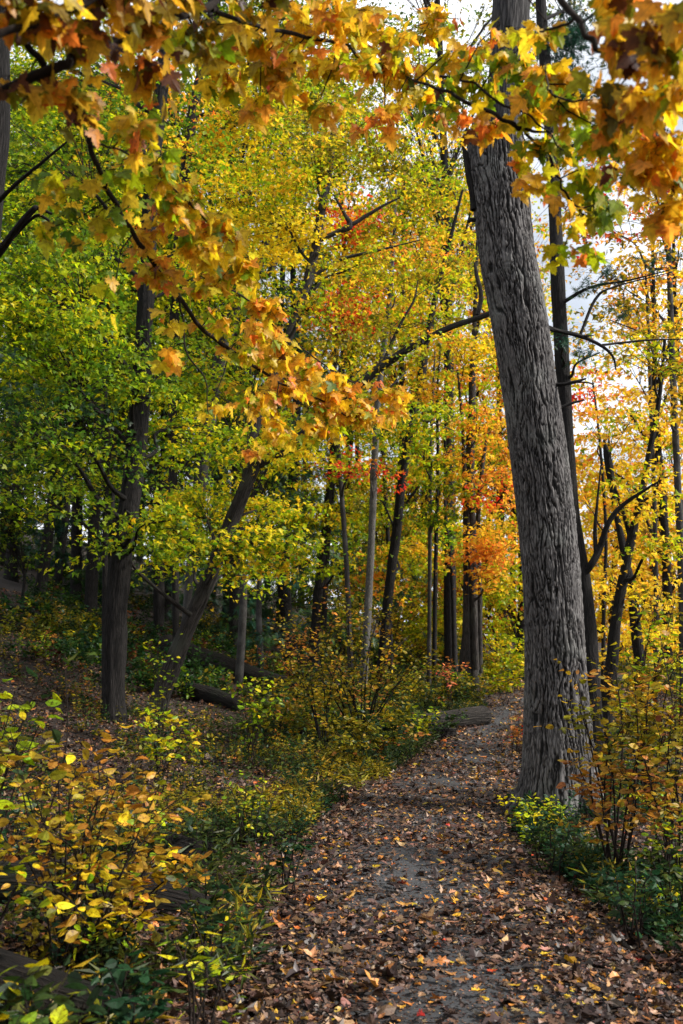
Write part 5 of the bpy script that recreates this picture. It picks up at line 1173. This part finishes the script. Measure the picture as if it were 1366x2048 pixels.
shrub('leafy_plant', 'low green plant on the right verge nearest the big trunk foot', G(1100, 1690, 7.4), ends_from([(1060, 1660, 7.4), (1100, 1640, 7.5), (1140, 1660, 7.4), (1110, 1690, 7.2), (1150, 1700, 7.1), (1070, 1690, 7.3)]), 526, {'bluegreen': .2, 'weed': .8}, .042, 190, side=4, cat='plant')
shrub('leafy_plant', 'tangle of weeds at the right edge below the rusty bush', G(1350, 1720, 6.3), ends_from([(1310, 1660, 6.4), (1350, 1640, 6.4), (1380, 1680, 6.3), (1340, 1700, 6.2), (1370, 1740, 6.0), (1300, 1700, 6.3)]), 527, {'weed': .8, 'ygreen': .2}, .06, 260, side=5, cat='plant')

# ------------------------------------------------------------------ logs, log piece, rock
def log(name, label, pts, seed, mat, nseg=28, cut=None):
    p, r = px_line(pts, 10)
    for k in range(len(p)):
        pass
    T = Tubes().add(p, r, 36, lump=.05, seed=seed, ripple=.10, cap=True)
    o = T.build(name, mat)
    # set the origin at the log's middle
    c = p[len(p) // 2].astype(np.float32)
    me = o.data; co = np.empty(len(me.vertices) * 3, np.float32); me.vertices.foreach_get('co', co)
    me.vertices.foreach_set('co', (co.reshape(-1, 3) - c).ravel()); o.location = [float(v) for v in c]
    tag(o, label, 'log'); return o
def on_ground(px, Y, sink=.3, wpx=20, dz=0):
    g = G(px, 1400, Y); r = wpx * (Y / F) / 2
    # convert back: py that gives this height
    z = g[2] + r * (1 - sink) + dz
    t = math.atan2(z - CAM_H, Y) - PITCH
    py = CY - math.tan(t) * F
    return (px, py, Y, wpx)
log('fallen_log', 'sawn log lying beside the bend of the path', [on_ground(800, 17.0, .1, 30), on_ground(850, 17.4, .1, 34), on_ground(910, 17.9, .05, 38), on_ground(968, 18.4, .0, 40)], 1, M_LOGC)
log('fallen_log', 'shorter grey log lying in front of the sawn one', [on_ground(770, 15.9, .1, 26), on_ground(830, 16.2, .1, 28), on_ground(905, 16.6, .1, 26)], 2, M_LOGC)
log('fallen_tree_trunk', 'long dark fallen trunk lying across the slope', [on_ground(330, 25, .2, 52), on_ground(430, 24, .2, 48), on_ground(560, 22.5, .2, 42), on_ground(700, 20.5, .2, 34), on_ground(740, 20, .2, 26)], 3, M_LOG)
log('fallen_log', 'dark rotting log on the leaves below the long fallen trunk', [on_ground(375, 19.5, .2, 34), on_ground(430, 19, .2, 32), on_ground(480, 18.5, .2, 24)], 4, M_LOG)
log('fallen_log', 'low mossy log left of the brambles', [on_ground(500, 16, .3, 26), on_ground(560, 15.5, .3, 28), on_ground(620, 15, .3, 24)], 5, M_LOG)
log('fallen_log', 'black rotten log lying across the bottom left corner', [on_ground(-60, 4.3, .4, 120, .05), on_ground(40, 4.3, .4, 112, .03), on_ground(150, 4.3, .4, 100), on_ground(262, 4.3, .45, 80)], 6, M_LOG)
log('fallen_log', 'dark log half hidden under the yellow leaves', [on_ground(-30, 5.9, .35, 100), on_ground(150, 5.9, .35, 90), on_ground(300, 6.0, .35, 76), on_ground(460, 6.1, .45, 26)], 7, M_LOG)
log('log_piece', 'short sawn log piece showing its end among the weeds', [on_ground(335, 7.4, .2, 62), on_ground(370, 7.2, .2, 64), on_ground(412, 7.1, .2, 62)], 8, M_LOG)
log('fallen_log', 'thin fallen pole on the hillside at the far left', [on_ground(-20, 26, 0, 16), on_ground(60, 25.5, 0, 14), on_ground(120, 25, 0, 10)], 10, M_LOG)
log('fallen_log', 'fallen trunk lying high on the dark hillside', [on_ground(-20, 23, 0, 18), on_ground(90, 22.4, 0, 16), on_ground(150, 22, 0, 10)], 11, M_LOG)

def rock(name, label, c, s, seed):
    nu, nv = 40, 24
    th = np.linspace(0, 2 * np.pi, nu, endpoint=False); ph = np.linspace(.02, math.pi - .02, nv)
    TH, PH = np.meshgrid(th, ph)
    D = np.stack([np.cos(TH) * np.sin(PH), np.sin(TH) * np.sin(PH), np.cos(PH)], -1)
    r = 1 + .35 * (vnoise(D[..., 0] * 1.6 + 5, D[..., 1] * 1.6, D[..., 2] * 1.6, seed) - .5) + .1 * (vnoise(D[..., 0] * 6 + 5, D[..., 1] * 6, D[..., 2] * 6, seed) - .5)
    V = (D * r[..., None] * np.array(s)).reshape(-1, 3)
    i = np.arange(nv - 1)[:, None] * nu; j = np.arange(nu)[None]; j2 = (j + 1) % nu
    Q = np.stack([i + j, i + nu + j, i + nu + j2, i + j2], -1).reshape(-1, 4)
    o = make_mesh(name, V, [Q], M_BARK_G, None, {'bark': V * .4})
    o.location = [float(v) for v in c]; tag(o, label, 'rock'); return o
g = G(-10, 1950, 3.75); rock('rock', 'pale grey rock in the bottom left corner by the log', g + np.array([0, 0, .04]), (.13, .12, .12), 3)
